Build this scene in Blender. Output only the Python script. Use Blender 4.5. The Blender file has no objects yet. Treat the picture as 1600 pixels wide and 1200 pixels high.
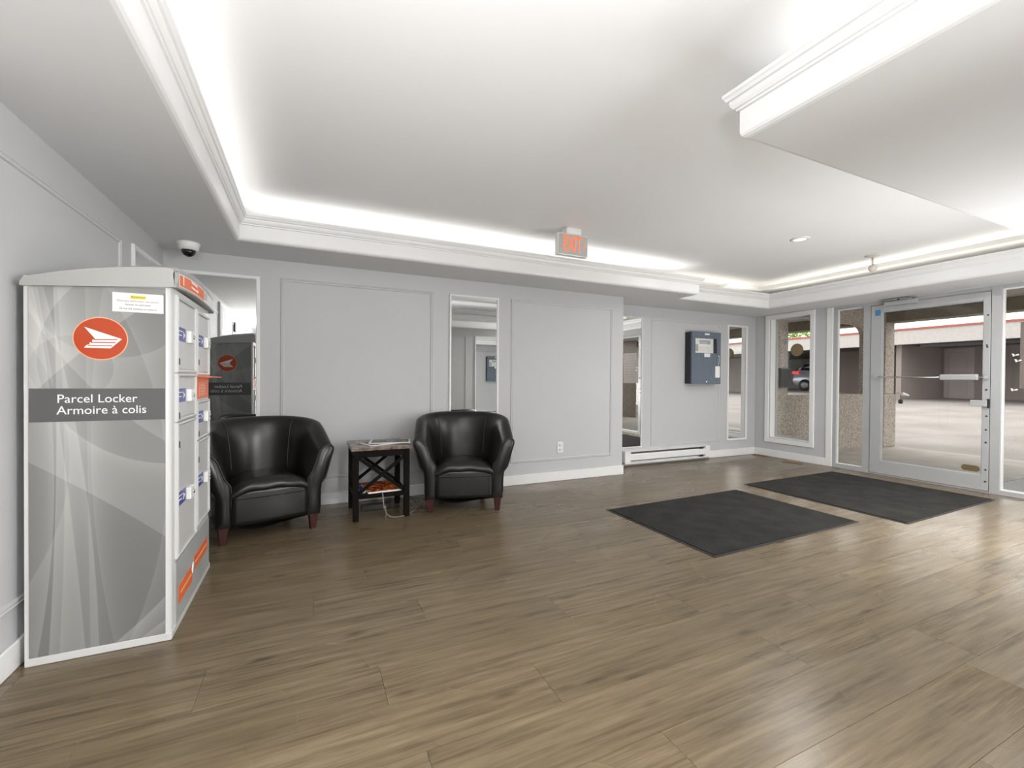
import bpy, bmesh, math, random
from mathutils import Vector, Matrix
R = math.radians
PI = math.pi
random.seed(7)
scene = bpy.context.scene
COL = scene.collection

# ------------------------------------------------------------------ camera
yaw, pitch, roll = R(24.73), R(-0.5), R(0.395)
f = Vector((math.sin(yaw)*math.cos(pitch), math.cos(yaw)*math.cos(pitch), math.sin(pitch)))
r0 = Vector((math.cos(yaw), -math.sin(yaw), 0)); u0 = r0.cross(f)
r = r0*math.cos(roll) + u0*math.sin(roll); u = -r0*math.sin(roll) + u0*math.cos(roll)
cam_d = bpy.data.cameras.new('camera'); cam = bpy.data.objects.new('camera', cam_d); COL.objects.link(cam)
cam_d.sensor_width = 36.0; cam_d.lens = 690.2/1600*36.0; cam_d.clip_start = 0.03; cam_d.clip_end = 300
M = Matrix((r, u, -f)).transposed().to_4x4(); M.translation = (0, 0, 1.2)
cam.matrix_world = M
scene.camera = cam

# ------------------------------------------------------------------ sky, exposure
SKY = 2.35
world = bpy.data.worlds.new('overcast_sky'); scene.world = world; world.use_nodes = True
bg = world.node_tree.nodes['Background']; bg.inputs[0].default_value = (1.0, 0.985, 0.955, 1); bg.inputs[1].default_value = SKY
scene.view_settings.view_transform = 'Standard'
try: scene.view_settings.look = 'None'
except Exception: pass
scene.view_settings.exposure = 0.17
scene.view_settings.gamma = 1.0
scene.view_settings.use_curve_mapping = False

def area(name, loc, sx, sy, power, color, up=False, spread=None, rot=None, shape='RECTANGLE'):
    d = bpy.data.lights.new(name, 'AREA'); d.shape = shape; d.size = sx
    if shape == 'RECTANGLE': d.size_y = sy
    d.energy = power; d.color = color
    if spread: d.spread = spread
    o = bpy.data.objects.new(name, d); COL.objects.link(o); o.location = loc
    o.rotation_euler = rot if rot else ((PI, 0, 0) if up else (0, 0, 0))
    return o
# cove strips: warm white lamps lying on the ledge behind the crown, shining up
TX0, TX1, TY0, TY1, RX, RY, BX, BY = -0.49, 6.14, -0.9, 4.02, 4.40, 4.33, 1.735, 1.37
WARM = (1.0, 0.93, 0.80)
CP = 2.05      # watts per metre
NEUT = (1.0, 0.97, 0.925)
def strip(x0, y0, x1, y1, k=1.0, c=NEUT, tilt=(0, 0)):
    # LED strips behind the crown, tipped towards the room
    L = max(abs(x1-x0), abs(y1-y0)); hor = abs(x1-x0) > abs(y1-y0)
    area('cove_lamp', ((x0+x1)/2, (y0+y1)/2, 2.395), L if hor else 0.09, 0.09 if hor else L, CP*L*k, c, rot=(PI+R(tilt[0]), R(tilt[1]), 0))
TL = 28
strip(TX0-.17, TY0, TX0-.17, TY1+.05, .9, tilt=(0, TL))
strip(TX0-.05, TY1+.17, RX-.1, TY1+.17, tilt=(-TL, 0))
strip(RX+.05, RY+.17, TX1-.1, RY+.17, .75, WARM, tilt=(-TL, 0))
strip(TX1+.17, BY-.1, TX1+.17, RY+.1, .75, WARM, tilt=(0, -TL))
strip(BX+.15, BY-.17, TX1-.05, BY-.17, .5, tilt=(TL, 0))
strip(BX+.17, TY0, BX+.17, BY-.3, .8, tilt=(0, -TL))
strip(TX0+.1, TY0-.17, BX-.1, TY0-.17, 1.0, tilt=(TL, 0))
# added downward fill lamps, unseen, right of / behind the camera
DOWN_FILL = [(4.5, .88), (5.8, .88), (-.2, -1.9), (1.0, -1.9)]
for x, y in DOWN_FILL:
    area('downlight_and_fill_lamp', (x, y, 2.262), .13, .13, 30, (1, .97, .93), shape='DISK')
area('downlight_and_fill_lamp', (4.52, 2.86, 2.63), .11, .11, 16, (1, .985, .96), shape='DISK')
# added fill lights, unseen, on the rear, corridor and near right walls
WALL_FILL = [(-.35, -2.94, 1.15, 'rear'), (1.15, -2.94, 1.15, 'rear'), (4.7, .455, .85, 'front'), (2.44, -.75, 1.45, 'side')]
for x, y, z, w in WALL_FILL:
    sx, sy, p, rt = {'rear': (.7, 1.7, 8, (PI/2, 0, 0)), 'front': (1.6, .6, 42, (PI/2, 0, 0)), 'side': (1.2, .9, 100, (PI/2, 0, PI/2-R(30)))}[w]
    area('wall_fill_lamp', (x-(.012 if w == 'side' else 0), y+(0 if w == 'side' else .012), z), sx, sy, p, (1, .995, .985), rot=rt, spread=R(120) if w == 'side' else None)
UP_FILL = [(-.22, -.32, 1.60, 104), (4.3, .74, .32, 20)]  # added upward fill, out of view, brightens ceiling and bulkhead underside
for x, y, z, p in UP_FILL:
    area('up_fill_lamp', (x, y, z), .5, .5, p, (1, 1, 1), up=True, shape='DISK')

# ------------------------------------------------------------------ helpers
def tag(o, label=None, cat=None, group=None, kind=None):
    if label: o['label'] = label
    if cat: o['category'] = cat
    if group: o['group'] = group
    if kind: o['kind'] = kind
    return o
def thing(name, label, cat, loc=(0, 0, 0), rz=0, group=None):
    o = bpy.data.objects.new(name, None); COL.objects.link(o)
    o.location = loc; o.rotation_euler = (0, 0, rz); o.empty_display_size = .1
    return tag(o, label, cat, group)

class MB:
    def __init__(s): s.v = []; s.f = []; s.sm = []
    def add(s, vs, fs, smooth=False):
        b = len(s.v); s.v += [tuple(v) for v in vs]
        for q in fs: s.f.append([b+i for i in q]); s.sm.append(smooth)
        return s
    def box(s, x0, x1, y0, y1, z0, z1):
        if x0 > x1: x0, x1 = x1, x0
        if y0 > y1: y0, y1 = y1, y0
        if z0 > z1: z0, z1 = z1, z0
        vs = [(x0,y0,z0),(x1,y0,z0),(x1,y1,z0),(x0,y1,z0),(x0,y0,z1),(x1,y0,z1),(x1,y1,z1),(x0,y1,z1)]
        return s.add(vs, [(0,3,2,1),(4,5,6,7),(0,1,5,4),(1,2,6,5),(2,3,7,6),(3,0,4,7)])
    def bar(s, a, b, w, h, up=(0, 0, 1)):
        a = Vector(a); b = Vector(b); d = (b-a).normalized(); up = Vector(up)
        sd = d.cross(up); sd = sd.normalized() if sd.length > 1e-5 else Vector((1, 0, 0)); up = sd.cross(d)
        vs = []
        for p in (a, b):
            for i, j in ((-1,-1),(1,-1),(1,1),(-1,1)): vs.append(p+sd*i*w/2+up*j*h/2)
        return s.add(vs, [(0,1,2,3),(7,6,5,4),(0,4,5,1),(1,5,6,2),(2,6,7,3),(3,7,4,0)])
    def frustum(s, x, y, z0, z1, a0, a1, ox=0, oy=0):
        vs = [(x+i*a0/2, y+j*a0/2, z0) for i, j in ((-1,-1),(1,-1),(1,1),(-1,1))] + [(x+ox+i*a1/2, y+oy+j*a1/2, z1) for i, j in ((-1,-1),(1,-1),(1,1),(-1,1))]
        return s.add(vs, [(0,3,2,1),(4,5,6,7),(0,1,5,4),(1,2,6,5),(2,3,7,6),(3,0,4,7)])
    def tube(s, pts, rad, n=8, cap=True):
        pts = [Vector(p) for p in pts]; rs = rad if isinstance(rad, (list, tuple)) else [rad]*len(pts)
        vs = []; prev = None
        for i, p in enumerate(pts):
            d = (pts[min(i+1, len(pts)-1)]-pts[max(i-1, 0)]).normalized()
            if prev is None:
                a = d.cross(Vector((0, 0, 1)));  a = a if a.length > .01 else d.cross(Vector((1, 0, 0)))
            else: a = prev - d*prev.dot(d)
            a.normalize(); prev = a; b = d.cross(a)
            for k in range(n):
                t = 2*PI*k/n; vs.append(p+(a*math.cos(t)+b*math.sin(t))*rs[i])
        fs = [(i*n+k, i*n+(k+1) % n, (i+1)*n+(k+1) % n, (i+1)*n+k) for i in range(len(pts)-1) for k in range(n)]
        if cap: fs += [tuple(range(n))[::-1], tuple((len(pts)-1)*n+k for k in range(n))]
        return s.add(vs, fs, True)
    def lathe(s, c, prof, n=24, axis='Z', smooth=True):
        c = Vector(c); vs = []
        for rr, h in prof:
            for k in range(n):
                t = 2*PI*k/n; p = (rr*math.cos(t), rr*math.sin(t), h)
                if axis == 'X': p = (p[2], p[0], p[1])
                if axis == 'Y': p = (p[0], p[2], p[1])
                vs.append(c+Vector(p))
        m = len(prof)
        fs = [(i*n+k, i*n+(k+1) % n, (i+1)*n+(k+1) % n, (i+1)*n+k) for i in range(m-1) for k in range(n)]
        fs += [tuple(range(n))[::-1], tuple((m-1)*n+k for k in range(n))]
        return s.add(vs, fs, smooth)
    def prism(s, poly, h0, h1, fn=None, smooth=False):
        fn = fn or (lambda a, b, h: (a, b, h)); n = len(poly)
        vs = [fn(a, b, h0) for a, b in poly]+[fn(a, b, h1) for a, b in poly]
        fs = [tuple(range(n))[::-1], tuple(range(n, 2*n))]
        s.add(vs, fs)
        return s.add(vs, [(i, (i+1) % n, n+(i+1) % n, n+i) for i in range(n)], smooth)
    def sweep(s, path, prof, closed, fn):
        # path: 2D points; prof: (offset to the right of travel, height); fn maps (a, b, h) to 3D
        n = len(path); P = [Vector((p[0], p[1])) for p in path]; rows = []
        for i in range(n):
            if closed or 0 < i < n-1:
                d1 = (P[i]-P[i-1]).normalized(); d2 = (P[(i+1) % n]-P[i]).normalized()
            elif i == 0: d1 = d2 = (P[1]-P[0]).normalized()
            else: d1 = d2 = (P[i]-P[i-1]).normalized()
            n1 = Vector((d1.y, -d1.x)); n2 = Vector((d2.y, -d2.x)); m = (n1+n2); m = m/max(m.dot(n1), 1e-6)
            rows.append([fn(P[i].x+m.x*o, P[i].y+m.y*o, h) for o, h in prof])
        k = len(prof); vs = [v for q in rows for v in q]; fs = []
        for i in range(n if closed else n-1):
            j = (i+1) % n
            for a in range(k):
                b = (a+1) % k; fs.append((i*k+a, j*k+a, j*k+b, i*k+b))
        if not closed: fs += [tuple(range(k)), tuple((n-1)*k+a for a in range(k))[::-1]]
        return s.add(vs, fs)
    def build(s, name, mat, parent=None, bevel=0, seg=2, loc=None, fix=True, subsurf=0, smooth=None):
        me = bpy.data.meshes.new(name); bm = bmesh.new()
        vv = [bm.verts.new(v) for v in s.v]
        for q, sm in zip(s.f, s.sm):
            try: fa = bm.faces.new([vv[i] for i in q])
            except ValueError: continue
            fa.smooth = sm if smooth is None else smooth
        bmesh.ops.remove_doubles(bm, verts=bm.verts, dist=1e-6)
        if fix: bmesh.ops.recalc_face_normals(bm, faces=bm.faces)
        if bevel:
            es = [e for e in bm.edges if len(e.link_faces) == 2 and e.calc_face_angle(0) > .5]
            bmesh.ops.bevel(bm, geom=es, offset=bevel, segments=seg, profile=.5, affect='EDGES', clamp_overlap=True)
        bm.to_mesh(me); bm.free()
        o = bpy.data.objects.new(name, me); COL.objects.link(o); me.materials.append(mat)
        if parent: o.parent = parent
        if loc: o.location = loc
        if subsurf:
            md = o.modifiers.new('subsurf', 'SUBSURF'); md.levels = subsurf; md.render_levels = subsurf
        return o
def bx(*a): return MB().box(*a)
def recenter(o):
    # put the origin at the middle of the bottom so that the object stands where it is
    me = o.data; xs = [v.co for v in me.vertices]
    lo = Vector([min(c[i] for c in xs) for i in range(3)]); hi = Vector([max(c[i] for c in xs) for i in range(3)])
    c = Vector(((lo.x+hi.x)/2, (lo.y+hi.y)/2, lo.z)); me.transform(Matrix.Translation(-c)); o.location = c
    return o
def struct(name, mb, mat, parent=None, **k):
    o = mb.build(name, mat, parent, **k)
    if not parent: o['kind'] = 'structure'
    return o
def text(name, body, size, mat, parent, loc, rot, extrude=.0004, align='CENTER', sx=1.0, spacing=1.0):
    cu = bpy.data.curves.new(name, 'FONT'); cu.body = body; cu.size = size; cu.extrude = extrude
    cu.align_x = align; cu.align_y = 'CENTER'; cu.space_character = spacing; cu.resolution_u = 3
    t = bpy.data.objects.new(name+'_tmp', cu); COL.objects.link(t)
    dg = bpy.context.evaluated_depsgraph_get(); dg.update()
    me = bpy.data.meshes.new_from_object(t.evaluated_get(dg)); bpy.data.objects.remove(t)
    me.name = name; me.materials.clear(); me.materials.append(mat)
    o = bpy.data.objects.new(name, me); COL.objects.link(o)
    me.transform(Matrix.Diagonal((sx, 1, 1, 1)))
    if parent: o.parent = parent
    o.location = loc; o.rotation_euler = rot
    return o

# ------------------------------------------------------------------ materials
MATS = {}
def new(name):
    m = bpy.data.materials.new(name); m.use_nodes = True
    nt = m.node_tree; b = nt.nodes['Principled BSDF']; MATS[name] = m
    return m, nt, b
def N(nt, t, **kw):
    n = nt.nodes.new(t)
    for k, v in kw.items():
        if k.startswith('i_'):
            n.inputs[int(k[2:]) if k[2:].isdigit() else k[2:].replace('_', ' ')].default_value = v
        else: setattr(n, k, v)
    return n
def coords(nt, scale=(1, 1, 1), rand=False, kind='Object'):
    tc = N(nt, 'ShaderNodeTexCoord'); src = tc.outputs[kind]
    if rand:
        oi = N(nt, 'ShaderNodeObjectInfo'); mu = N(nt, 'ShaderNodeMath', operation='MULTIPLY', i_1=57.0)
        nt.links.new(oi.outputs['Random'], mu.inputs[0])
        ad = N(nt, 'ShaderNodeVectorMath', operation='ADD'); nt.links.new(src, ad.inputs[0]); nt.links.new(mu.outputs[0], ad.inputs[1]); src = ad.outputs[0]
    mp = N(nt, 'ShaderNodeMapping'); mp.inputs['Scale'].default_value = scale; nt.links.new(src, mp.inputs[0])
    return mp.outputs[0]
def ramp(nt, src, stops, interp='LINEAR'):
    rp = N(nt, 'ShaderNodeValToRGB'); rp.color_ramp.interpolation = interp
    el = rp.color_ramp.elements
    while len(el) < len(stops): el.new(.5)
    for e, (p, c) in zip(el, stops): e.position = p; e.color = (*c, 1) if len(c) == 3 else c
    nt.links.new(src, rp.inputs[0]); return rp.outputs[0]
def noise(nt, vec, scale, detail=3, rough=.5, dist=0):
    n = N(nt, 'ShaderNodeTexNoise'); n.inputs['Scale'].default_value = scale; n.inputs['Detail'].default_value = detail
    n.inputs['Roughness'].default_value = rough; n.inputs['Distortion'].default_value = dist
    nt.links.new(vec, n.inputs['Vector']); return n.outputs['Fac']
def bump(nt, b, src, strength, dist=.01):
    bp = N(nt, 'ShaderNodeBump'); bp.inputs['Strength'].default_value = strength; bp.inputs['Distance'].default_value = dist
    nt.links.new(src, bp.inputs['Height']); nt.links.new(bp.outputs[0], b.inputs['Normal'])
def mat(name, col, rough=.6, metal=0, var=.06, nscale=6, bmp=0, bscale=80, coat=0, spec=None, emit=0, ecol=None):
    m, nt, b = new(name)
    v = coords(nt); n = noise(nt, v, nscale)
    lo = tuple(c*(1-var) for c in col); hi = tuple(min(1, c*(1+var)) for c in col)
    nt.links.new(ramp(nt, n, [(.3, lo), (.7, hi)]), b.inputs['Base Color'])
    b.inputs['Roughness'].default_value = rough; b.inputs['Metallic'].default_value = metal
    b.inputs['Coat Weight'].default_value = coat
    if spec is not None: b.inputs['Specular IOR Level'].default_value = spec
    if bmp: bump(nt, b, noise(nt, v, bscale, 4), bmp, .002)
    if emit:
        b.inputs['Emission Color'].default_value = (*(ecol or col), 1); b.inputs['Emission Strength'].default_value = emit
    return m
WALL = mat('wall_paint', (.50, .505, .515), .55, var=.015, nscale=1.5, bmp=.06, bscale=140)
SOFF = mat('soffit_paint', (.68, .685, .69), .6, var=.015, nscale=1.2, bmp=.05, bscale=120)
CEIL = mat('ceiling_paint', (.85, .855, .86), .7, var=.01, nscale=1, bmp=.05, bscale=100)
TRIM = mat('trim_white', (.76, .76, .76), .35, var=.01)
MOULD = mat('moulding_paint', (.52, .52, .53), .4, var=.01)
ALU = mat('aluminium_frame', (.41, .42, .425), .38, metal=.15, var=.02)
STEEL = mat('brushed_steel', (.6, .6, .6), .25, metal=1)
DARK = mat('dark_plastic', (.02, .02, .022), .4)
WHITE = mat('white_plastic', (.78, .78, .77), .35)
LOCKW = mat('locker_white_enamel', (.58, .58, .575), .32, var=.01, nscale=2)
CAPG = mat('locker_cap_grey', (.36, .36, .345), .45, var=.015, nscale=2)
BAND = mat('locker_dark_band', (.088, .088, .089), .4, var=.02)
ORANGE = mat('orange_print', (.78, .15, .035), .4, var=.03)
LOGO = mat('logo_orange_print', (.42, .045, .003), .45, var=.03)
PWHITE = mat('print_white', (.82, .82, .81), .45, var=.01)
BLUE = mat('blue_label_print', (.06, .08, .30), .4)
PEACH = mat('peach_print', (.78, .42, .26), .45)
PAPER = mat('paper', (.74, .74, .73), .7, var=.01)
INK = mat('ink', (.12, .11, .13), .6)
HILITE = mat('highlighter_yellow', (.72, .66, .04), .6)
REDINK = mat('faded_red_ink', (.42, .22, .26), .6)
CHERRY = mat('cherry_wood_leg', (.038, .005, .003), .4, coat=0, var=.25, nscale=18)
TBLK = mat('espresso_wood', (.006, .0047, .0038), .5, var=.2, nscale=12, spec=.06)
BRASSW = mat('oak_register', (.20, .12, .05), .5, var=.2, nscale=20)
PANELG = mat('slate_enamel', (.12, .15, .19), .35, var=.05, nscale=10)
PANELD = mat('slate_enamel_side', (.013, .016, .022), .45, var=.05)
EXITR = mat('exit_letter_red', (.85, .16, .06), .5, emit=.55, ecol=(1, .20, .07))
EXITB = mat('exit_face_grey', (.45, .45, .43), .5)
RUBBER = mat('mat_rubber_edge', (.025, .024, .023), .6)
CONC = mat('concrete_walk', (.46, .43, .40), .85, var=.12, nscale=3, bmp=.3, bscale=90)
GRED = mat('red_flashing', (.45, .10, .075), .6)
PARA = mat('parapet_stucco', (.52, .50, .49), .9, var=.06, nscale=9, bmp=.3, bscale=60)
GWALL = mat('garage_wall_paint', (.32, .27, .255), .8, var=.06, nscale=1.2)
GDOOR = mat('garage_door_paint', (.5, .45, .44), .7, var=.03)
GBLK = mat('garage_block_wall', (.24, .24, .21), .9, var=.1, nscale=4)
BEAM = mat('beam_brown_stucco', (.22, .185, .125), .9, var=.12, nscale=14, bmp=.4, bscale=120)
SOFOUT = mat('arcade_ceiling', (.42, .40, .37), .9, var=.05)
TAN = mat('tan_disc', (.25, .18, .085), .6, var=.08, nscale=20)
NOTE = mat('brown_notice_sheet', (.20, .165, .15), .6, var=.05)
NOTEI = mat('notice_faint_print', (.13, .105, .095), .6)
BRASS = mat('brass_plate', (.19, .145, .075), .45, metal=.4, var=.1)
STICK = mat('blue_sticker', (.05, .22, .42), .4)
ASPH_C = None

def leather():
    m, nt, b = new('black_leather'); v = coords(nt)
    b.inputs['Base Color'].default_value = (.009, .0085, .0075, 1); b.inputs['Specular IOR Level'].default_value = .48
    b.inputs['Roughness'].default_value = .31
    n2 = noise(nt, v, 4.5, 1, .5, .2); n3 = noise(nt, v, 260, 3)
    ad = N(nt, 'ShaderNodeMath', operation='MULTIPLY_ADD', i_1=.012); nt.links.new(n3, ad.inputs[0]); nt.links.new(n2, ad.inputs[2])
    bump(nt, b, ad.outputs[0], .14, .03); return m
LEATH = leather()
def wood_floor():
    m, nt, b = new('laminate_oak')
    v = coords(nt, (.9, 15, 1), rand=True); n1 = noise(nt, v, 1.7, 5, .6, .12)
    vf = coords(nt, (3.2, 62, 1), rand=True); n2 = noise(nt, vf, 1.0, 5, .7, .1)
    mx = N(nt, 'ShaderNodeMix', data_type='FLOAT', i_0=.5); nt.links.new(n1, mx.inputs[2]); nt.links.new(n2, mx.inputs[3])
    c = ramp(nt, mx.outputs[0], [(.34, (.062, .043, .021)), (.45, (.122, .090, .051)), (.57, (.172, .130, .077)), (.70, (.222, .173, .106))])
    vk = coords(nt, (1.6, 5.2, 1), rand=True)
    vo = N(nt, 'ShaderNodeTexVoronoi'); vo.inputs['Scale'].default_value = 1.5; nt.links.new(vk, vo.inputs['Vector'])
    k = ramp(nt, vo.outputs['Distance'], [(.03, (.42, .38, .34)), (.17, (1, 1, 1))])
    mm = N(nt, 'ShaderNodeMix', data_type='RGBA', blend_type='MULTIPLY', i_0=.8); nt.links.new(c, mm.inputs[6]); nt.links.new(k, mm.inputs[7])
    oi = N(nt, 'ShaderNodeObjectInfo'); tv = ramp(nt, oi.outputs['Random'], [(0, (.95, .95, .95)), (1, (1.04, 1.035, 1.03))])
    m2 = N(nt, 'ShaderNodeMix', data_type='RGBA', blend_type='MULTIPLY', i_0=1); nt.links.new(mm.outputs[2], m2.inputs[6]); nt.links.new(tv, m2.inputs[7])
    nt.links.new(m2.outputs[2], b.inputs['Base Color'])
    vr = coords(nt, (1, 1, 1), rand=True); nr = noise(nt, vr, 1.2, 0)
    nt.links.new(ramp(nt, nr, [(.3, (.22,)*3), (.7, (.34,)*3)]), b.inputs['Roughness'])
    return m
WOOD = wood_floor()
def carpet():
    m, nt, b = new('charcoal_carpet'); v = coords(nt)
    n1 = noise(nt, v, 320, 3, .7); n0 = noise(nt, v, 5, 2)
    mx = N(nt, 'ShaderNodeMix', data_type='FLOAT', i_0=.25); nt.links.new(n1, mx.inputs[2]); nt.links.new(n0, mx.inputs[3])
    nt.links.new(ramp(nt, mx.outputs[0], [(.38, (.005, .0045, .004)), (.62, (.046, .044, .041))]), b.inputs['Base Color'])
    b.inputs['Roughness'].default_value = .95; b.inputs['Specular IOR Level'].default_value = .25
    bump(nt, b, n1, .8, .006); return m
CARPET = carpet()
def marble():
    m, nt, b = new('brown_marble'); v = coords(nt); n1 = noise(nt, v, 9, 8, .65, 1.6)
    nt.links.new(ramp(nt, n1, [(.32, (.02, .014, .01)), (.44, (.13, .095, .075)), (.6, (.24, .19, .16)), (.75, (.34, .29, .26))]), b.inputs['Base Color'])
    b.inputs['Roughness'].default_value = .25; return m
MARBLE = marble()
def pebble():
    m, nt, b = new('pebble_dash'); v = coords(nt)
    vo = N(nt, 'ShaderNodeTexVoronoi'); vo.inputs['Scale'].default_value = 80; nt.links.new(v, vo.inputs['Vector'])
    hs = N(nt, 'ShaderNodeSeparateColor'); nt.links.new(vo.outputs['Color'], hs.inputs[0])
    nt.links.new(ramp(nt, hs.outputs[0], [(0, (.24, .195, .15)), (.35, (.42, .365, .31)), (.7, (.54, .48, .42)), (1, (.66, .62, .56))]), b.inputs['Base Color'])
    b.inputs['Roughness'].default_value = .9; bump(nt, b, vo.outputs['Distance'], .7, .01); return m
PEB = pebble()
def asphalt():
    m, nt, b = new('asphalt'); v = coords(nt); n1 = noise(nt, v, 60, 5, .75); n0 = noise(nt, v, .7, 4)
    mx = N(nt, 'ShaderNodeMix', data_type='FLOAT', i_0=.4); nt.links.new(n1, mx.inputs[2]); nt.links.new(n0, mx.inputs[3])
    nt.links.new(ramp(nt, mx.outputs[0], [(.3, (.21, .19, .175)), (.5, (.34, .31, .295)), (.7, (.46, .43, .41))]), b.inputs['Base Color'])
    b.inputs['Roughness'].default_value = .9; bump(nt, b, n1, .5, .01); return m
ASPH = asphalt()
def mirror_m():
    m, nt, b = new('mirror_glass'); v = coords(nt)
    b.inputs['Base Color'].default_value = (.86, .875, .87, 1); b.inputs['Metallic'].default_value = 1; b.inputs['Roughness'].default_value = 0
    return m
MIRR = mirror_m()
def glass_m(tint=(.965, .97, .965), name='clear_glass'):
    m = bpy.data.materials.new(name); m.use_nodes = True; nt = m.node_tree; nt.nodes.clear()
    out = N(nt, 'ShaderNodeOutputMaterial'); mx = N(nt, 'ShaderNodeMixShader'); tr = N(nt, 'ShaderNodeBsdfTransparent'); gl = N(nt, 'ShaderNodeBsdfGlossy')
    tr.inputs[0].default_value = (*tint, 1); gl.inputs['Roughness'].default_value = 0
    fr = N(nt, 'ShaderNodeFresnel'); fr.inputs[0].default_value = 1.5
    ge = N(nt, 'ShaderNodeNewGeometry'); inv = N(nt, 'ShaderNodeMath', operation='SUBTRACT', i_0=1.0); nt.links.new(ge.outputs['Backfacing'], inv.inputs[1])
    mu = N(nt, 'ShaderNodeMath', operation='MULTIPLY'); nt.links.new(fr.outputs[0], mu.inputs[0]); nt.links.new(inv.outputs[0], mu.inputs[1])
    nt.links.new(mu.outputs[0], mx.inputs[0]); nt.links.new(tr.outputs[0], mx.inputs[1]); nt.links.new(gl.outputs[0], mx.inputs[2]); nt.links.new(mx.outputs[0], out.inputs[0])
    return m
GLASS = glass_m()
GLASS2 = glass_m((.80, .81, .79), 'smoked_glass')
def swoosh():
    # printed grey graphic of overlapping veils: each arc is lighter on one side and fades away from its edge
    m, nt, b = new('locker_graphic_print'); tc = N(nt, 'ShaderNodeTexCoord'); sp = N(nt, 'ShaderNodeSeparateXYZ'); nt.links.new(tc.outputs['Object'], sp.inputs[0])
    arcs = [  # three points, side (+1 outside the circle / above), strength, width
        ((-1.042,.846),(-.833,.687),(-.587,.477), (-.7,.9), .11, .5),
        ((-.961,.722),(-.967,.453),(-.984,.036), (-.8,.4), .16, .055),
        ((-.94,.901),(-.906,.536),(-.869,.043), (-1.1,.4), .11, .05),
        ((-.94,1.2),(-.935,.536),(-.95,.043), (-.8,.4), .09, .05),
        ((-.885,.898),(-.84,.433),(-.823,.04), (-1.1,.4), .12, .035),
        ((-.86,.898),(-.855,.433),(-.85,.04), (-.5,.4), .07, .04),
        ((-1.032,1.571),(-.984,1.184),(-.967,.849), (-1.2,1.2), .13, .05),
        ((-.701,1.486),(-.853,1.336),(-.988,1.184), (-1.1,1.5), .13, .25),
        ((-1.03,1.487),(-.956,1.364),(-.584,1.352), (-.8,1.0), .08, .09),
        ((-.905,1.583),(-.98,1.464),(-1.019,1.276), (-1.1,1.5), .12, .06),
        ((-.764,.037),(-.668,.123),(-.587,.208), (-.6,.0), .15, .06),
        ((-.663,.044),(-.622,.075),(-.587,.099), (-.58,.0), .12, .05),
        ((-.691,.105),(-.633,.304),(-.603,.465), (-.4,.3), .07, .05),
        ((-.847,1.061),(-.837,1.281),(-.811,1.559), (-.5,1.3), .06, .05),
        ((-1.039,1.197),(-.895,1.103),(-.79,1.171), (-.9,1.0), .08, .09),
        ((-.713,1.015),(-.645,.956),(-.584,.909), (-.6,1.1), .10, .1),
        ((-.93,1.0),(-.95,1.1),(-1.0,1.25), (-.5,1.1), .07, .08),
    ]
    def mth(op, a, bb=None, c=None):
        n = N(nt, 'ShaderNodeMath', operation=op)
        for i, q in enumerate((a, bb, c)):
            if q is None: continue
            if isinstance(q, (int, float)): n.inputs[i].default_value = q
            else: nt.links.new(q, n.inputs[i])
        return n.outputs[0]
    X, Z = sp.outputs[0], sp.outputs[2]; tot = None
    for p, q, s_, side, amp, w in arcs:
        ax, ay = p; bx_, by = q; cx, cy = s_
        d = 2*(ax*(by-cy)+bx_*(cy-ay)+cx*(ay-by))
        if abs(d) < 1e-4: d = 1e-4
        ux = ((ax*ax+ay*ay)*(by-cy)+(bx_*bx_+by*by)*(cy-ay)+(cx*cx+cy*cy)*(ay-by))/d
        uy = ((ax*ax+ay*ay)*(cx-bx_)+(bx_*bx_+by*by)*(ax-cx)+(cx*cx+cy*cy)*(bx_-ax))/d
        rr = math.hypot(ax-ux, ay-uy); sg = 1 if math.hypot(side[0]-ux, side[1]-uy) > rr else -1
        dx = mth('SUBTRACT', X, ux); dz = mth('SUBTRACT', Z, uy)
        dist = mth('SQRT', mth('ADD', mth('MULTIPLY', dx, dx), mth('MULTIPLY', dz, dz)))
        sd = mth('MULTIPLY', mth('SUBTRACT', dist, rr), sg)
        st = mth('MULTIPLY', mth('ADD', sd, .002), 300.0); n_ = nt.nodes[-1]; n_.use_clamp = True
        ex = mth('POWER', 2.718, mth('MULTIPLY', mth('MAXIMUM', sd, 0.0), -1/w))
        c_ = mth('MULTIPLY', mth('MULTIPLY', st, ex), amp)
        tot = c_ if tot is None else mth('ADD', tot, c_)
    v = mth('ADD', mth('MULTIPLY', tot, .62), .140)
    cb = N(nt, 'ShaderNodeCombineColor'); nt.links.new(v, cb.inputs[0]); nt.links.new(mth('MULTIPLY', v, .995), cb.inputs[1]); nt.links.new(mth('MULTIPLY', v, .96), cb.inputs[2])
    nt.links.new(cb.outputs[0], b.inputs['Base Color']); b.inputs['Roughness'].default_value = .5
    return m
SWOOSH = swoosh()
def printed(name, stops, scale=14, sc=(1, 1, 1), dist=1.0):
    m, nt, b = new(name); v = coords(nt, sc); n1 = noise(nt, v, scale, 5, .6, dist)
    nt.links.new(ramp(nt, n1, stops), b.inputs['Base Color']); b.inputs['Roughness'].default_value = .85; b.inputs['Specular IOR Level'].default_value = .1; return m
NEWS = printed('newsprint_pictures', [(.38, (.03, .035, .03)), (.47, (.14, .16, .15)), (.53, (.42, .43, .42)), (.6, (.22, .10, .09)), (.7, (.1, .1, .1))], 16, (1, 2.2, 1))
FIRE = printed('flame_cover_print', [(.36, (.012, .008, .006)), (.47, (.22, .03, .008)), (.56, (.75, .16, .03)), (.66, (.85, .42, .14)), (.8, (.15, .1, .08))], 20)
BLUEP = printed('blue_cover_print', [(.35, (.01, .015, .05)), (.52, (.03, .05, .2)), (.65, (.5, .55, .7))], 22)
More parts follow.
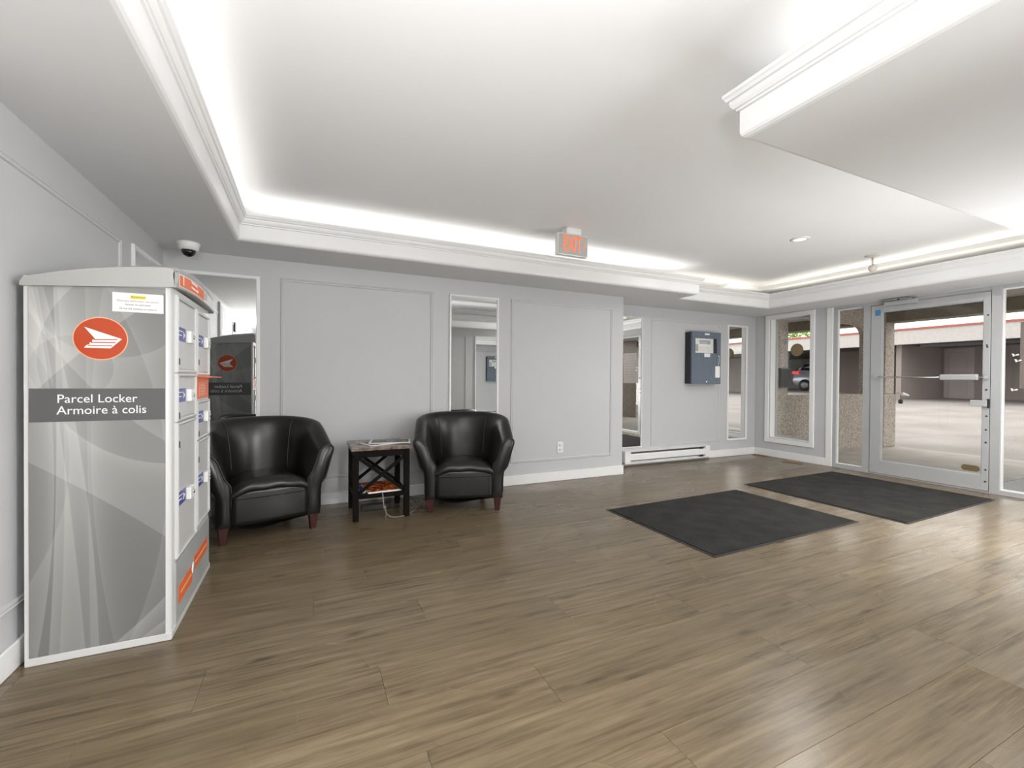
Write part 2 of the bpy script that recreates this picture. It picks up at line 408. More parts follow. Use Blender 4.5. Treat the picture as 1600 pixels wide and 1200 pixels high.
LEAF = printed('leaf_green', [(.3, (.05, .12, .02)), (.5, (.22, .36, .06)), (.7, (.5, .6, .15))], 6)
CARP = mat('car_paint_silver', (.46, .50, .58), .25, metal=.4, coat=.6, var=.01)
CARG = mat('car_window', (.008, .008, .01), .08)
TAIL = mat('tail_light_red', (.55, .02, .015), .25, emit=.35, ecol=(1, .05, .03))
GREYD = mat('dark_grille', (.07, .068, .062), .6)

# ------------------------------------------------------------------ floor
WL, WA, WR, WB, WD, WBK = -1.10, 4.565, 5.0, 6.77, .40, -3.0   # left, back, recess, right, front-right, behind
CZ, TZ, TOP = 2.276, 2.65, 3.0
fb = bx(WL-.15, WB+.15, WBK-.15, WR+.15, -.12, -.012)
floor = struct('floor', fb, WOOD)
PW, PL = .2525, 1.583
known = {2: .863, 3: .271, 4: -.378, 5: .54, 6: .027, 7: .317, 8: 1.0, 9: .1, 10: .7, 0: 1.1, 1: .35}
shared = {}
for rr in range(-8, 17):
    y0 = .895+PW*rr; y1 = y0+PW
    x = known.get(rr, (rr*0.61) % PL); x -= PL*math.ceil((x-WL)/PL)
    while x < WB:
        x0, x1 = max(x, WL), min(x+PL, WB); ya, yb = y0, min(y1, WR)
        if yb-ya > .02 and x1-x0 > .02:
            w, l = yb-ya, x1-x0; key = (round(w, 3), round(l, 3))
            if key not in shared:
                o = bx(-l/2+.0006, l/2-.0006, -w/2+.0006, w/2-.0006, -.012, 0).build('plank', WOOD, floor); shared[key] = o
            else:
                o = shared[key].copy(); COL.objects.link(o)
            o.location = ((x0+x1)/2, (ya+yb)/2, 0)
        x += PL

# ------------------------------------------------------------------ walls
T_ = .15
wall_left = struct('wall_left', bx(WL-T_, WL, WBK, WR+T_, 0, TOP), WALL)
wall_back = struct('wall_back', bx(WL, 3.67, WA, WR+T_, 0, TOP), WALL)
wall_recess = struct('wall_back', bx(3.67, WB+T_, WR, WR+T_, 0, TOP), WALL)
SY0, SY1 = .95, 3.83        # storefront opening
wy0, wy1, wz0, wz1 = 4.105, 4.735, .31, 2.215
mb = MB().box(WB, WB+T_, wy1, WR, 0, TOP).box(WB, WB+T_, wy0, wy1, 0, wz0).box(WB, WB+T_, wy0, wy1, wz1, TOP).box(WB, WB+T_, SY1, wy0, 0, TOP)
mb.box(WB, WB+T_, SY0, SY1, 2.262, TOP).box(WB, WB+T_, WD-T_, SY0, 0, TOP)
wall_right = struct('wall_right', mb, WALL)
wall_front = struct('wall_front', MB().box(2.5, WB, WD-T_, WD, 0, TOP).box(2.5, 2.5+T_, WBK, WD-T_, 0, TOP), WALL)
wall_rear = struct('wall_rear', bx(WL, 2.65, WBK-T_, WBK, 0, TOP), WALL)

# ceilings: the tray ceiling above and the lowered soffit around it
ceiling = struct('ceiling', bx(WL, WB, WBK, WR, TZ, TZ+.1), CEIL)
g = .03
sof = MB().box(WL, TX0-g, TY0-g, WR, CZ, CZ+.03)
sof.box(TX0-g, RX-g, TY1+g, WR, CZ, CZ+.03)
sof.box(RX-g, TX1+g, RY+g, WR, CZ, CZ+.03).box(TX1+g, WB, WD, WR, CZ, CZ+.03)
sof.box(BX+g, TX1+g, WD, BY-g, CZ, CZ+.03).box(BX+g, 2.5, TY0-g, WD, CZ, CZ+.03).box(WL, 2.5, WBK, TY0-g, CZ, CZ+.03)
struct('ceiling', sof, SOFF)
path = [(TX0, TY0), (TX0, TY1), (RX, TY1), (RX, RY), (TX1, RY), (TX1, BY), (BX, BY), (BX, TY0)]
prof = [(-.03, CZ), (-.016, CZ+.003), (-.006, CZ+.011), (-.001, CZ+.022), (0, CZ+.034), (0, 2.398), (.010, 2.401), (.012, 2.409), (.019, 2.412), (.027, 2.424), (.031, 2.434), (.031, 2.444), (.040, 2.448), (.046, 2.460), (.052, 2.466), (.052, 2.480), (-.03, 2.480)]
struct('trim_1', MB().sweep(path, prof, True, lambda a, b, h: (a, b, h)), TRIM)
# shallow dropped board at the back of the right-hand cove
struct('trim_2', MB().box(6.30, WB, WD, WR, 2.60, TZ).box(5.62, 6.30, 4.60, WR, 2.60, TZ), CEIL)
# baseboards
def baseboard(name, segs):
    mb = MB()
    for s in segs: mb.box(*s, 0, .112)
    return struct(name, mb, TRIM, bevel=.004, seg=1)
baseboard('baseboard_left', [(WL, WL+.016, WBK, WA)])
baseboard('baseboard_back', [(WL+.016, 3.686, WA-.016, WA), (3.67, 3.686, WA, 4.93), (5.70, WB, WR-.016, WR)])
baseboard('baseboard_right', [(WB-.016, WB, 3.885, WR-.016)])
baseboard('baseboard_front', [(2.5, WB, WD, WD+.016)])

# raised panel mouldings and mirrors on the walls
MP = [(0, 0), (.004, .009), (.010, .011), (.014, .006), (.019, .006), (.023, .010), (.029, .008), (.032, 0)]
def onwall(w):
    return {'back': lambda a, b, h: (a, WA-h, b), 'recess': lambda a, b, h: (a, WR-h, b), 'left': lambda a, b, h: (WL+h, a, b),
            'right': lambda a, b, h: (WB-h, a, b), 'front': lambda a, b, h: (a, WD+h, b)}[w]
def rectpath(a0, a1, b0, b1): return [(a0, b0), (a0, b1), (a1, b1), (a1, b0)]
def moulding(w, parent, a0, a1, b0=.25, b1=2.12):
    MB().sweep(rectpath(a0, a1, b0, b1), MP, True, onwall(w)).build('panel_moulding', MOULD, parent)
def wmirror(w, label, a0, a1, b0=.25, b1=2.115, fw=.03):
    fn = onwall(w); c = fn((a0+a1)/2, b0, 0)
    t = thing('wall_mirror', label, 'mirror', c, 0, None); inv = lambda q: lambda a, b, h: tuple(Vector(q(a, b, h))-Vector(c))
    f2 = inv(fn)
    MB().sweep(rectpath(a0, a1, b0, b1), [(0, 0), (0, .014), (.004, .018), (fw-.004, .018), (fw, .012), (fw, 0)], True, f2).build('frame', TRIM, t)
    MB().prism([(a0+fw-.004, b0+fw-.004), (a1-fw+.004, b0+fw-.004), (a1-fw+.004, b1-fw+.004), (a0+fw-.004, b1-fw+.004)], .001, .006, f2).build('mirror_pane', MIRR, t)
    return t
moulding('back', wall_back, -.235, 1.19)
moulding('back', wall_back, 2.085, 3.50)
moulding('recess', wall_recess, 4.53, 5.94)
moulding('left', wall_left, 1.2, 3.637, b1=2.09)
moulding('left', wall_left, -1.4, .9, b1=2.09)
moulding('front', wall_front, 2.6, 2.97); moulding('front', wall_front, 3.85, 5.3)
wmirror('back', 'tall white-framed wall mirror reflecting the parcel locker, behind the left armchair', -1.03, -.398)
wmirror('back', 'narrow white-framed wall mirror behind the right-hand black armchair', 1.36, 1.93, fw=.022)
wmirror('recess', 'narrow white-framed mirror above the left end of the baseboard heater', 3.90, 4.36, fw=.014)
wmirror('recess', 'tall narrow mirror in the far corner, right of the alarm panel', 6.10, 6.565, fw=.03)
wmirror('left', 'white-framed mirror on the left wall, its top showing above the parcel locker', 3.83, 4.47, fw=.026)
wmirror('front', 'white-framed mirror on the near wall, seen only inside the reflection behind the right armchair', 3.155, 3.72, fw=.022)
# notice board, seen in the left mirror only
nb = thing('notice_board', 'white board of papers on the left wall, seen in the mirror beside the locker', 'notice board', (WL, 1.70, 1.2))
bx(0, .03, -.42, .42, 0, 1.02).build('frame', TRIM, nb, bevel=.004, seg=1)
bx(.03, .034, -.38, .38, .04, .98).build('backing', PAPER, nb)
for i in range(4):
    for j in range(3):
        bx(.034, .036, -.33+.17*i, -.20+.17*i, .09+.29*j, .31+.29*j).build('sheet', PWHITE if (i+j) % 2 else PAPER, nb)
sw = bx(WL, WL+.03, .62, .80, 1.95, 2.10).build('wall_speaker', DARK, bevel=.004); tag(recenter(sw), 'small black box high on the left wall, seen in the locker mirror', 'speaker')

# ------------------------------------------------------------------ window and storefront
fn = onwall('right')
win = struct('window_1', MB().sweep([(4.055, .235), (4.055, 2.272), (4.82, 2.272), (4.82, .235)][::-1] if False else rectpath(4.045, 4.815, .23, 2.272),
      [(0, 0), (0, .016), (.004, .02), (.062, .02), (.066, .014), (.066, 0)], True, fn), TRIM)
MB().box(WB-.002, WB+.13, wy0-.001, wy0+.008, wz0, wz1).box(WB-.002, WB+.13, wy1-.008, wy1+.001, wz0, wz1).box(WB-.002, WB+.13, wy0, wy1, wz0-.001, wz0+.008).box(WB-.002, WB+.13, wy0, wy1, wz1-.008, wz1+.001).build('jamb', TRIM, win)
MB().sweep(rectpath(wy0+.008, wy1-.008, wz0+.008, wz1-.008), [(0, 0), (0, .03), (.022, .03), (.022, 0)], True, lambda a, b, h: (WB+.14-h, a, b)).build('sash', ALU, win)
bx(WB+.124, WB+.129, wy0+.02, wy1-.02, wz0+.02, wz1-.02).build('pane', GLASS, win)
# storefront: posts, rails and fixed lights
X0, X1 = WB+.005, WB+.075
sf = MB().box(X0, X1, 3.755, 3.80, 0, 2.262).box(X0, X1, .95, 1.0, 0, 2.262)
sf.box(X0, X1, 3.34, 3.425, 0, 2.262).box(X0-.01, X1, 2.118, 2.195, 0, 2.262)
sf.box(X0+.002, X1-.002, .952, 3.798, 2.222, 2.261).box(X0+.002, X1-.002, 3.342, 3.798, 0, .055).box(X0+.002, X1-.002, .952, 2.193, 0, .045)
door2 = struct('window_2', sf, ALU)
MB().sweep(rectpath(3.425, 3.755, .055, 2.222), [(0, 0), (0, .02), (.012, .02), (.012, 0)], True, lambda a, b, h: (WB+.055-h, a, b)).build('glazing_bead', TRIM, door2)
MB().sweep(rectpath(1.0, 2.118, .045, 2.222), [(0, 0), (0, .03), (.014, .03), (.014, 0)], True, lambda a, b, h: (WB+.055-h, a, b)).build('glazing_bead', TRIM, door2)
bx(WB+.040, WB+.046, 3.425, 3.755, .055, 2.222).build('pane', GLASS, door2)
bx(WB+.040, WB+.046, 1.0, 2.118, .045, 2.222).build('pane', GLASS, door2)
struct('trim_3', bx(WB-.012, WB+.08, 3.80, 3.882, 0, 2.262), TRIM, bevel=.003, seg=1)
# door leaf
dd = MB().box(X0-.012, X1-.02, 3.212, 3.332, .018, 2.205).box(X0-.012, X1-.02, 2.202, 2.258, .018, 2.205)
dd.box(X0-.012, X1-.02, 2.258, 3.212, 2.118, 2.205).box(X0-.012, X1-.02, 2.258, 3.212, .018, .185)
door = struct('door_1', dd, ALU, bevel=.003, seg=1)
bx(WB+.020, WB+.026, 2.258, 3.212, .185, 2.118).build('pane', GLASS, door)
MB().sweep(rectpath(2.258, 3.212, .185, 2.118), [(0, 0), (0, .012), (.008, .012), (.008, 0)], True, lambda a, b, h: (WB+.02-h, a, b)).build('glazing_bead', ALU, door)
pb = MB().tube([(6.70, 3.25, 1.272), (6.70, 2.60, 1.268)], .008, 10).tube([(6.70, 2.27, 1.266), (6.70, 2.215, 1.266)], .008, 10)
pb = pb.build('push_bar', STEEL, door)
MB().box(6.685, 6.72, 2.272, 2.600, 1.235, 1.302).build('push_pad', ALU, pb, bevel=.012, seg=3)
MB().box(6.69, X0-.01, 3.238, 3.262, 1.255, 1.29).box(6.69, X0-.01, 2.205, 2.23, 1.25, 1.285).build('bracket', ALU, pb, bevel=.004)
lk = MB().box(WB-.045, X0-.011, 2.212, 2.345, .945, 1.015).build('lock_case', ALU, door, bevel=.004)
MB().box(WB-.03, WB-.008, 2.196, 2.212, .93, 1.03).build('latch_plate', DARK, lk)
for z in (1.95, 1.62, 1.60, 1.13, .84, .69, .55, .25, .12):
    MB().lathe((X0-.0125, 2.222+.006*((z*37) % 1), z), [(.009, .0), (.009, -.003), (.004, -.004)], 10, 'X').build('bolt', DARK, door)
st = thing('door_closer', 'grey metal door closer with arm at the top of the glass door', 'door closer', (X0-.012, 3.0, 2.15))
bx(-.05, 0, -.17, .17, .03, .085).build('body', ALU, st, bevel=.006)
MB().bar((-.035, -.12, .095), (-.035, .20, .105), .02, .012).bar((-.035, .20, .103), (-.012, -.05, .108), .018, .012).build('arm', STEEL, st)
MB().lathe((-.035, .02, .085), [(.014, 0), (.014, .02)], 10).build('spindle', DARK, st)
s_ = MB().box(X0-.0145, X0-.0125, 3.225, 3.285, 2.075, 2.15).build('sticker', STICK); tag(recenter(s_), 'small blue sticker at the top left corner of the glass door', 'sticker')
dp = MB(); ov = []
for k in range(20):
    t = 2*PI*k/20; ov.append((2.355+.045*(1 if math.cos(t) > 0 else -1)+.032*math.cos(t), .245+.034*math.sin(t)))
dp = MB().prism(ov, 0, .003, lambda a, b, h: (WB+.0195-h, a, b)).build('kick_decal', BRASS); tag(recenter(dp), 'brown oval plate low on the glass door', 'plate')
# round disc on the window, tape bits and notice on the right light
dc = MB().lathe((WB+.121, 4.385, 1.70), [(.092, 0), (.098, -.004), (.096, -.010), (.05, -.016)], 32, 'X').build('round_plaque', TAN); tag(recenter(dc), 'round tan disc stuck to the narrow window left of the door', 'plaque')
nt_ = thing('notice_sheet', 'brown notice sheet with faint print on the glass right of the door', 'notice', (WB+.05, 1.75, .92))
bx(0, .002, -.22, .245, .23, .93).build('sheet', NOTE, nt_)
for k in range(9):
    bx(-.0015, 0, -.16+.02*(k % 3), .19-.025*((k*2) % 3), .86-.062*k, .874-.062*k).build('text_line', NOTEI, nt_)
for k, (y, z) in enumerate([(2.02, 1.50), (2.00, 1.44), (2.025, 1.13)]):
    mb = MB().bar((0, -.02, .008), (0, .025, -.004), .003, .014, (0, 0, 1)).bar((0, .0, .0), (0, .03, .016), .003, .010, (0, 0, 1)); o = mb.build('tape_scrap', PWHITE, None, loc=(WB+.038, y, z))
    tag(o, ['topmost white tape scrap on the glass right of the door', 'white tape scrap just below the topmost one right of the door', 'lowest white tape scrap on the glass right of the door'][k], 'tape', 'tape scraps on the glass')

# ------------------------------------------------------------------ parcel locker
LK = thing('parcel_locker', 'tall grey and white parcel locker with orange round emblem against the left wall', 'parcel locker', (-.815, 2.9, 0))
off = Vector((-.815, 2.9, 0))
def Lb(mb): mb.v = [tuple(Vector(v)-off) for v in mb.v]; return mb
LX0, LX1, LY0, LY1 = -1.06, -.57, 2.48, 3.335
# body with rounded front posts
def rrect(x0, x1, y0, y1, rad, corners, n=6):
    pts = []
    for cx, cy, a0, on in ((x1-rad, y1-rad, 0, corners[0]), (x0+rad, y1-rad, 90, corners[1]), (x0+rad, y0+rad, 180, corners[2]), (x1-rad, y0+rad, 270, corners[3])):
        if on:
            for k in range(n+1): t = R(a0+90*k/n); pts.append((cx+rad*math.cos(t), cy+rad*math.sin(t)))
        else: pts.append((x1 if a0 in (0, 270) else x0, y1 if a0 in (0, 90) else y0))
    return pts
body = Lb(MB().prism(rrect(LX0, LX1, LY0, LY1, .03, (1, 0, 0, 1)), 0.005, 1.615, smooth=True)).build('body', LOCKW, LK)
md = body.modifiers.new('es', 'EDGE_SPLIT'); md.split_angle = R(40)
# printed side panels (object origin kept at world origin so that the print lines up)
def side(y, yy):
    o = MB().add([(-1.045, y, .035), (-.590, y, .035), (-.590, y, 1.605), (-1.045, y, 1.575)] + [(-1.045, yy, .035), (-.590, yy, .035), (-.590, yy, 1.605), (-1.045, yy, 1.575)],
        [(0,1,2,3),(7,6,5,4),(0,4,5,1),(1,5,6,2),(2,6,7,3),(3,7,4,0)]).build('side_panel', SWOOSH, LK); o.location = -off; return o
def emblem(y, sgn, panel):
    # sgn = -1 faces the camera; +1 faces the back wall (turned round, so it reads properly from there)
    mx = (lambda x: x) if sgn < 0 else (lambda x: -1.635-x)
    F = lambda a, b, h: (mx(a), y+sgn*h, b)
    cc = [(-.815+.089*math.cos(2*PI*k/48), 1.367+.089*math.sin(2*PI*k/48)) for k in range(48)]
    c2 = [(-.815+.0925*math.cos(2*PI*k/48), 1.367+.0925*math.sin(2*PI*k/48)) for k in range(48)]
    MB().prism(c2, 0, .0008, F).build('emblem_ring', PEACH, panel)
    MB().prism(cc, .0008, .0016, F).build('emblem_disc', LOGO, panel)
    w = [(470,462),(675,522),(612,575),(468,575),(484,559),(498,557),(498,546),(513,542),(512,532),(528,525)]
    w = [(-.815+(a-558)*.089/145, 1.367-(b-523)*.089/113) for a, b in w]
    MB().prism(w, .0016, .0022, F).build('emblem_wing', PWHITE, panel)
    m2 = MB()
    for a, b, c, d in ((522,527,650,523),(506,543,640,540),(490,560,622,558)):
        p = [(a, b), (c, d), (c, d+5), (a, b+5)]; m2.prism([(-.815+(q-558)*.089/145, 1.367-(s-523)*.089/113) for q, s in p], .0022, .0028, F)
    m2.build('emblem_feather_line', LOGO, panel)
    MB().prism([(-1.043, 1.012), (-.590, 1.012), (-.590, 1.152), (-1.043, 1.152)], 0, .001, F).build('name_band', BAND, panel)
    rot = (PI/2, 0, 0) if sgn < 0 else (PI/2, 0, PI)
    xx = (-.958 if sgn < 0 else -1.635+.958)
    for s, z in (('Parcel Locker', 1.107), ('Armoire à colis', 1.058)):
        text('lettering', s, .0505, PWHITE, panel, (xx, y+sgn*.0016, z), rot, align='LEFT', sx=.95)
for (y, yy, s) in ((LY0-.003, LY0, -1), (LY1+.003, LY1, 1)):
    p = side(y, yy); emblem(y, s, p)
# cap: arched, sloping to the back, rounded front
cap = MB(); rows = []
nY, xs = 14, [(-1.065, 1.600), (-1.055, 1.618), (-1.03, 1.628), (-.95, 1.652), (-.85, 1.675), (-.75, 1.692), (-.65, 1.703), (-.585, 1.708), (-.565, 1.706), (-.553, 1.698), (-.546, 1.685)]
ya, yb = 2.463, 3.35
vs = []; nx = len(xs)
for j in range(nY+1):
    t = j/nY; y = ya+(yb-ya)*t; arch = .030*math.sin(PI*t)**.7 if 0 < t < 1 else 0
    ed = .012 if j in (0, nY) else 0
    for i, (x, z) in enumerate(xs):
        k = max(0, (x+1.06)/.5); vs.append((x-(ed if i == nx-1 else 0), y, z+arch*k-ed))
top_n = len(vs)
for j in range(nY+1):
    t = j/nY; y = ya+(yb-ya)*t; arch = .022*math.sin(PI*t)
    for i, (x, z) in enumerate(xs):
        k = max(0, (x+1.06)/.5); vs.append((min(x, -.546), y, 1.572+.038*k+arch*k))
fs = []
for j in range(nY):
    for i in range(nx-1):
        a = j*nx+i; fs.append((a, a+1, a+nx+1, a+nx)); b_ = top_n+a; fs.append((b_, b_+nx, b_+nx+1, b_+1))
    a = j*nx; fs.append((a, a+nx, top_n+a+nx, top_n+a)); a = j*nx+nx-1; fs.append((a+nx, a, top_n+a, top_n+a+nx))
for j in (0, nY): fs += [(j*nx+i, j*nx+i+1, top_n+j*nx+i+1, top_n+j*nx+i) for i in range(nx-1)]
cap.add(vs, fs); cp = Lb(cap).build('cap', CAPG, LK)
# banner on the cap front
Fx = lambda x: (lambda a, b, h: (x+h, a, b))
bot = lambda y: 1.622+.020*math.sin(PI*(y-ya)/(yb-ya)); top = lambda y: 1.672+.030*math.sin(PI*(y-ya)/(yb-ya))**.7
ys = [2.515+(3.10-2.515)*k/10 for k in range(11)]
Lb(MB().prism([(y, bot(y)-.001) for y in ys]+[(y, top(y)+.001) for y in ys[::-1]], 0, .001, Fx(-.546))).build('banner_border', PWHITE, cp)
Lb(MB().prism([(y, bot(y)+.003) for y in ys[:-1]]+[(y, top(y)-.003) for y in ys[:-1][::-1]], .001, .0018, Fx(-.546))).build('banner', ORANGE, cp)
ys2 = [3.105+.2*k/4 for k in range(5)]
Lb(MB().prism([(y, bot(y)) for y in ys2]+[(y, top(y)) for y in ys2[::-1]], 0, .0012, Fx(-.546))).build('banner_end', PWHITE, cp)
for k in range(6): Lb(MB().prism([(3.05, 1.651+.007*k), (3.12, 1.652+.007*k), (3.12, 1.654+.007*k), (3.05, 1.653+.007*k)], .002, .0026, Fx(-.546))).build('small_print', INK if k % 2 else BLUE, cp)
tp = lambda y, z: Vector((-.5438, y, z))-off
text('number', '1', .072, PWHITE, cp, tp(2.585, 1.662), (PI/2, 0, PI/2), sx=1.7)
text('banner_lettering', 'Parcel Locker', .022, PWHITE, cp, tp(2.74, 1.690), (PI/2, 0, PI/2), align='LEFT', sx=1.1)
text('banner_lettering', 'Armoire à colis', .022, PWHITE, cp, tp(2.74, 1.664), (PI/2, 0, PI/2), align='LEFT', sx=1.1)
# doors
FX = LX1
def ldoor(y0, y1, z0, z1, blue=None, lever=None, kind='door'):
    fr = Lb(MB().sweep(rectpath(y0, y1, z0, z1), [(0, 0), (0, .010), (.008, .014), (.014, .010), (.016, 0)], True, lambda a, b, h: (FX+h, a, b))).build('door_frame', LOCKW, LK)
    d = Lb(bx(FX, FX+.005, y0+.018, y1-.018, z0+.018, z1-.018)).build('locker_door', LOCKW, LK, bevel=.002, seg=1)
    if blue:
        zb = blue; ym = y0+.035
        Lb(bx(FX+.005, FX+.0062, ym, ym+.135, zb-.033, zb+.033)).build('blue_label', BLUE, d)
        Lb(MB().prism([(ym+.085, zb-.018), (ym+.125, zb), (ym+.085, zb+.018), (ym+.097, zb)], .0062, .0068, Fx(FX))).build('label_arrow', PWHITE, d)
        Lb(MB().prism([(ym+.01, zb+.012), (ym+.075, zb+.012), (ym+.075, zb+.017), (ym+.01, zb+.017)], .0062, .0068, Fx(FX)).prism([(ym+.01, zb-.008), (ym+.06, zb-.008), (ym+.06, zb-.003), (ym+.01, zb-.003)], .0062, .0068, Fx(FX))).build('label_line', PWHITE, d)
        lkk = Lb(bx(FX+.005, FX+.028, ym+.145, ym+.225, zb-.035, zb+.028)).build('lock_housing', WHITE, d, bevel=.006)
        Lb(MB().lathe((FX+.028, ym+.195, zb-.002), [(.011, 0), (.010, .005)], 12, 'X')).build('lock_cylinder', STEEL, d)
        Lb(bx(FX+.0325, FX+.0345, ym+.188, ym+.202, zb-.004, zb+.001)).build('keyway', DARK, d)
    if lever:
        for zl in lever:
            Lb(MB().lathe((FX+.005, y0+.022, zl+.008), [(.007, 0), (.007, .009)], 10, 'X').box(FX+.009, FX+.015, y0+.016, y0+.028, zl-.018, zl+.010)).build('key_turn', DARK, d)
    return d
ldoor(2.545, 2.935, 1.225, 1.590, 1.412, [1.280])
ldoor(2.545, 2.935, .992, 1.220, 1.115, [1.022])
ldoor(2.545, 2.935, .345, .987, .615, [.885])
ldoor(2.955, 3.285, 1.215, 1.575, 1.412, [1.29])
ldoor(2.955, 3.285, .852, 1.072, .978, [.890])
ldoor(2.955, 3.285, .372, .847, .615, [.745])
# outgoing-mail slot, orange with its flap lifted
sl = Lb(bx(FX, FX+.006, 2.962, 3.278, 1.082, 1.205)).build('mail_slot', ORANGE, LK, bevel=.002, seg=1)
Lb(bx(FX+.006, FX+.009, 3.01, 3.17, 1.095, 1.175)).build('slot_label', mat('slot_label_print', (.72, .22, .12), .4), sl)
for k in range(4): Lb(bx(FX+.009, FX+.0095, 3.03, 3.15-.01*(k % 2), 1.105+.017*k, 1.110+.017*k)).build('small_print', PEACH, sl)
Lb(MB().add([(FX, 2.962, 1.205), (FX+.075, 2.962, 1.203), (FX+.075, 3.278, 1.203), (FX, 3.278, 1.205), (FX, 2.962, 1.212), (FX+.075, 2.962, 1.208), (FX+.075, 3.278, 1.208), (FX, 3.278, 1.212)],
   [(0,3,2,1),(4,5,6,7),(0,1,5,4),(1,2,6,5),(2,3,7,6),(3,0,4,7)])).build('slot_flap', ORANGE, sl)
# kick panel with orange stripe
kp = bx(FX, FX+.005, 2.545, 3.300, .035, .330).build('kick_panel', mat('kick_panel_print', (.36, .37, .37), .4, var=.12, nscale=3), LK); kp.location = -off
Lb(bx(FX+.005, FX+.006, 2.585, 2.86, .112, .198)).build('orange_stripe', ORANGE, LK)
Lb(bx(FX+.005, FX+.006, 2.90, 3.24, .150, .226)).build('orange_stripe', ORANGE, LK)
for (a, b, z) in ((2.62, 2.84, .155), (2.93, 3.22, .188)): Lb(bx(FX+.006, FX+.0066, a, b, z-.006, z+.006)).build('stripe_print', PEACH, LK)
Lb(MB().lathe((FX+.005, 2.88, .175), [(.03, 0), (.03, .002)], 20, 'X')).build('round_label', PWHITE, LK)
Lb(bx(LX0, LX1+.004, LY0-.004, LY1+.004, 0, .034)).build('plinth', LOCKW, LK, bevel=.003, seg=1)
# taped notice
nn = thing('paper_notice', 'white paper note with a yellow highlighted line taped to the side of the parcel locker', 'notice', (-.686, LY0-.0045, 1.485))
MB().box(-.090, .090, -.0008, 0, .003, .087).build('sheet', PAPER, nn)
bx(-.028, .026, -.0013, -.0008, .062, .077).build('highlight', HILITE, nn)
for s, z, m, sz in (('Attention!', .070, INK, .014), ("Must have unit number only parcel's", .052, REDINK, .0115), ('Section on each letter', .036, INK, .0115), ('Or we will continue to return it', .018, INK, .0115)):
    text('lettering', s, sz, m, nn, (0, -.0016, z), (PI/2, 0, 0), extrude=.0001, sx=.88)

# ------------------------------------------------------------------ chairs
def catmull(P, n=3):
    out = []
    for i in range(len(P)-1):
        p0 = Vector(P[max(i-1, 0)]); p1 = Vector(P[i]); p2 = Vector(P[i+1]); p3 = Vector(P[min(i+2, len(P)-1)])
        for k in range(n):
            t = k/n; out.append(.5*((2*p1)+(-p0+p2)*t+(2*p0-5*p1+4*p2-p3)*t*t+(-p0+3*p1-3*p2+p3)*t**3))
    out.append(Vector(P[-1])); return out
def shell_station(s):
    # s in 0..1 from the left front arm round the back to the right front arm
    A, B, y0, yf = .305, .245, .03, -.315
    st_ = .345; arc = PI*.275; tot = 2*st_+arc; d = s*tot
    if d < st_: p = Vector((-A, yf+d)); n = Vector((-1, 0)); ang = 0
    elif d > st_+arc: p = Vector((A, y0-(d-st_-arc))); n = Vector((1, 0)); ang = 0
    else:
        t = (d-st_)/arc*PI; p = Vector((-A*math.cos(t), y0+B*math.sin(t))); n = Vector((-math.cos(t)*B, math.sin(t)*A)).normalized(); ang = math.sin(t)
    yy = (p.y-yf)/(y0+B-yf); h = .665+.205*(math.sin(min(1, yy)*PI/2)**1.05)
    fl = .105*(1-ang)+.055*ang
    return p, n, h, fl
def section(s):
    p, n, h, fl = shell_station(s)
    sec = [(-.045, .115), (-.046, .30), (-.046+.02*fl, .42), (-.044+.32*fl, h-.20), (-.040+.70*fl, h-.07), (-.022+.88*fl, h-.018), (.008+.97*fl, h+.001), (.036+fl, h-.012), (.047+.97*fl, h-.045), (.044+.78*fl, h-.12), (.044+.42*fl, h-.26), (.045+.08*fl, .36), (.045, .25), (.045, .115)]
    return [Vector((p.x+n.x*o, p.y+n.y*o, z)) for o, z in sec]
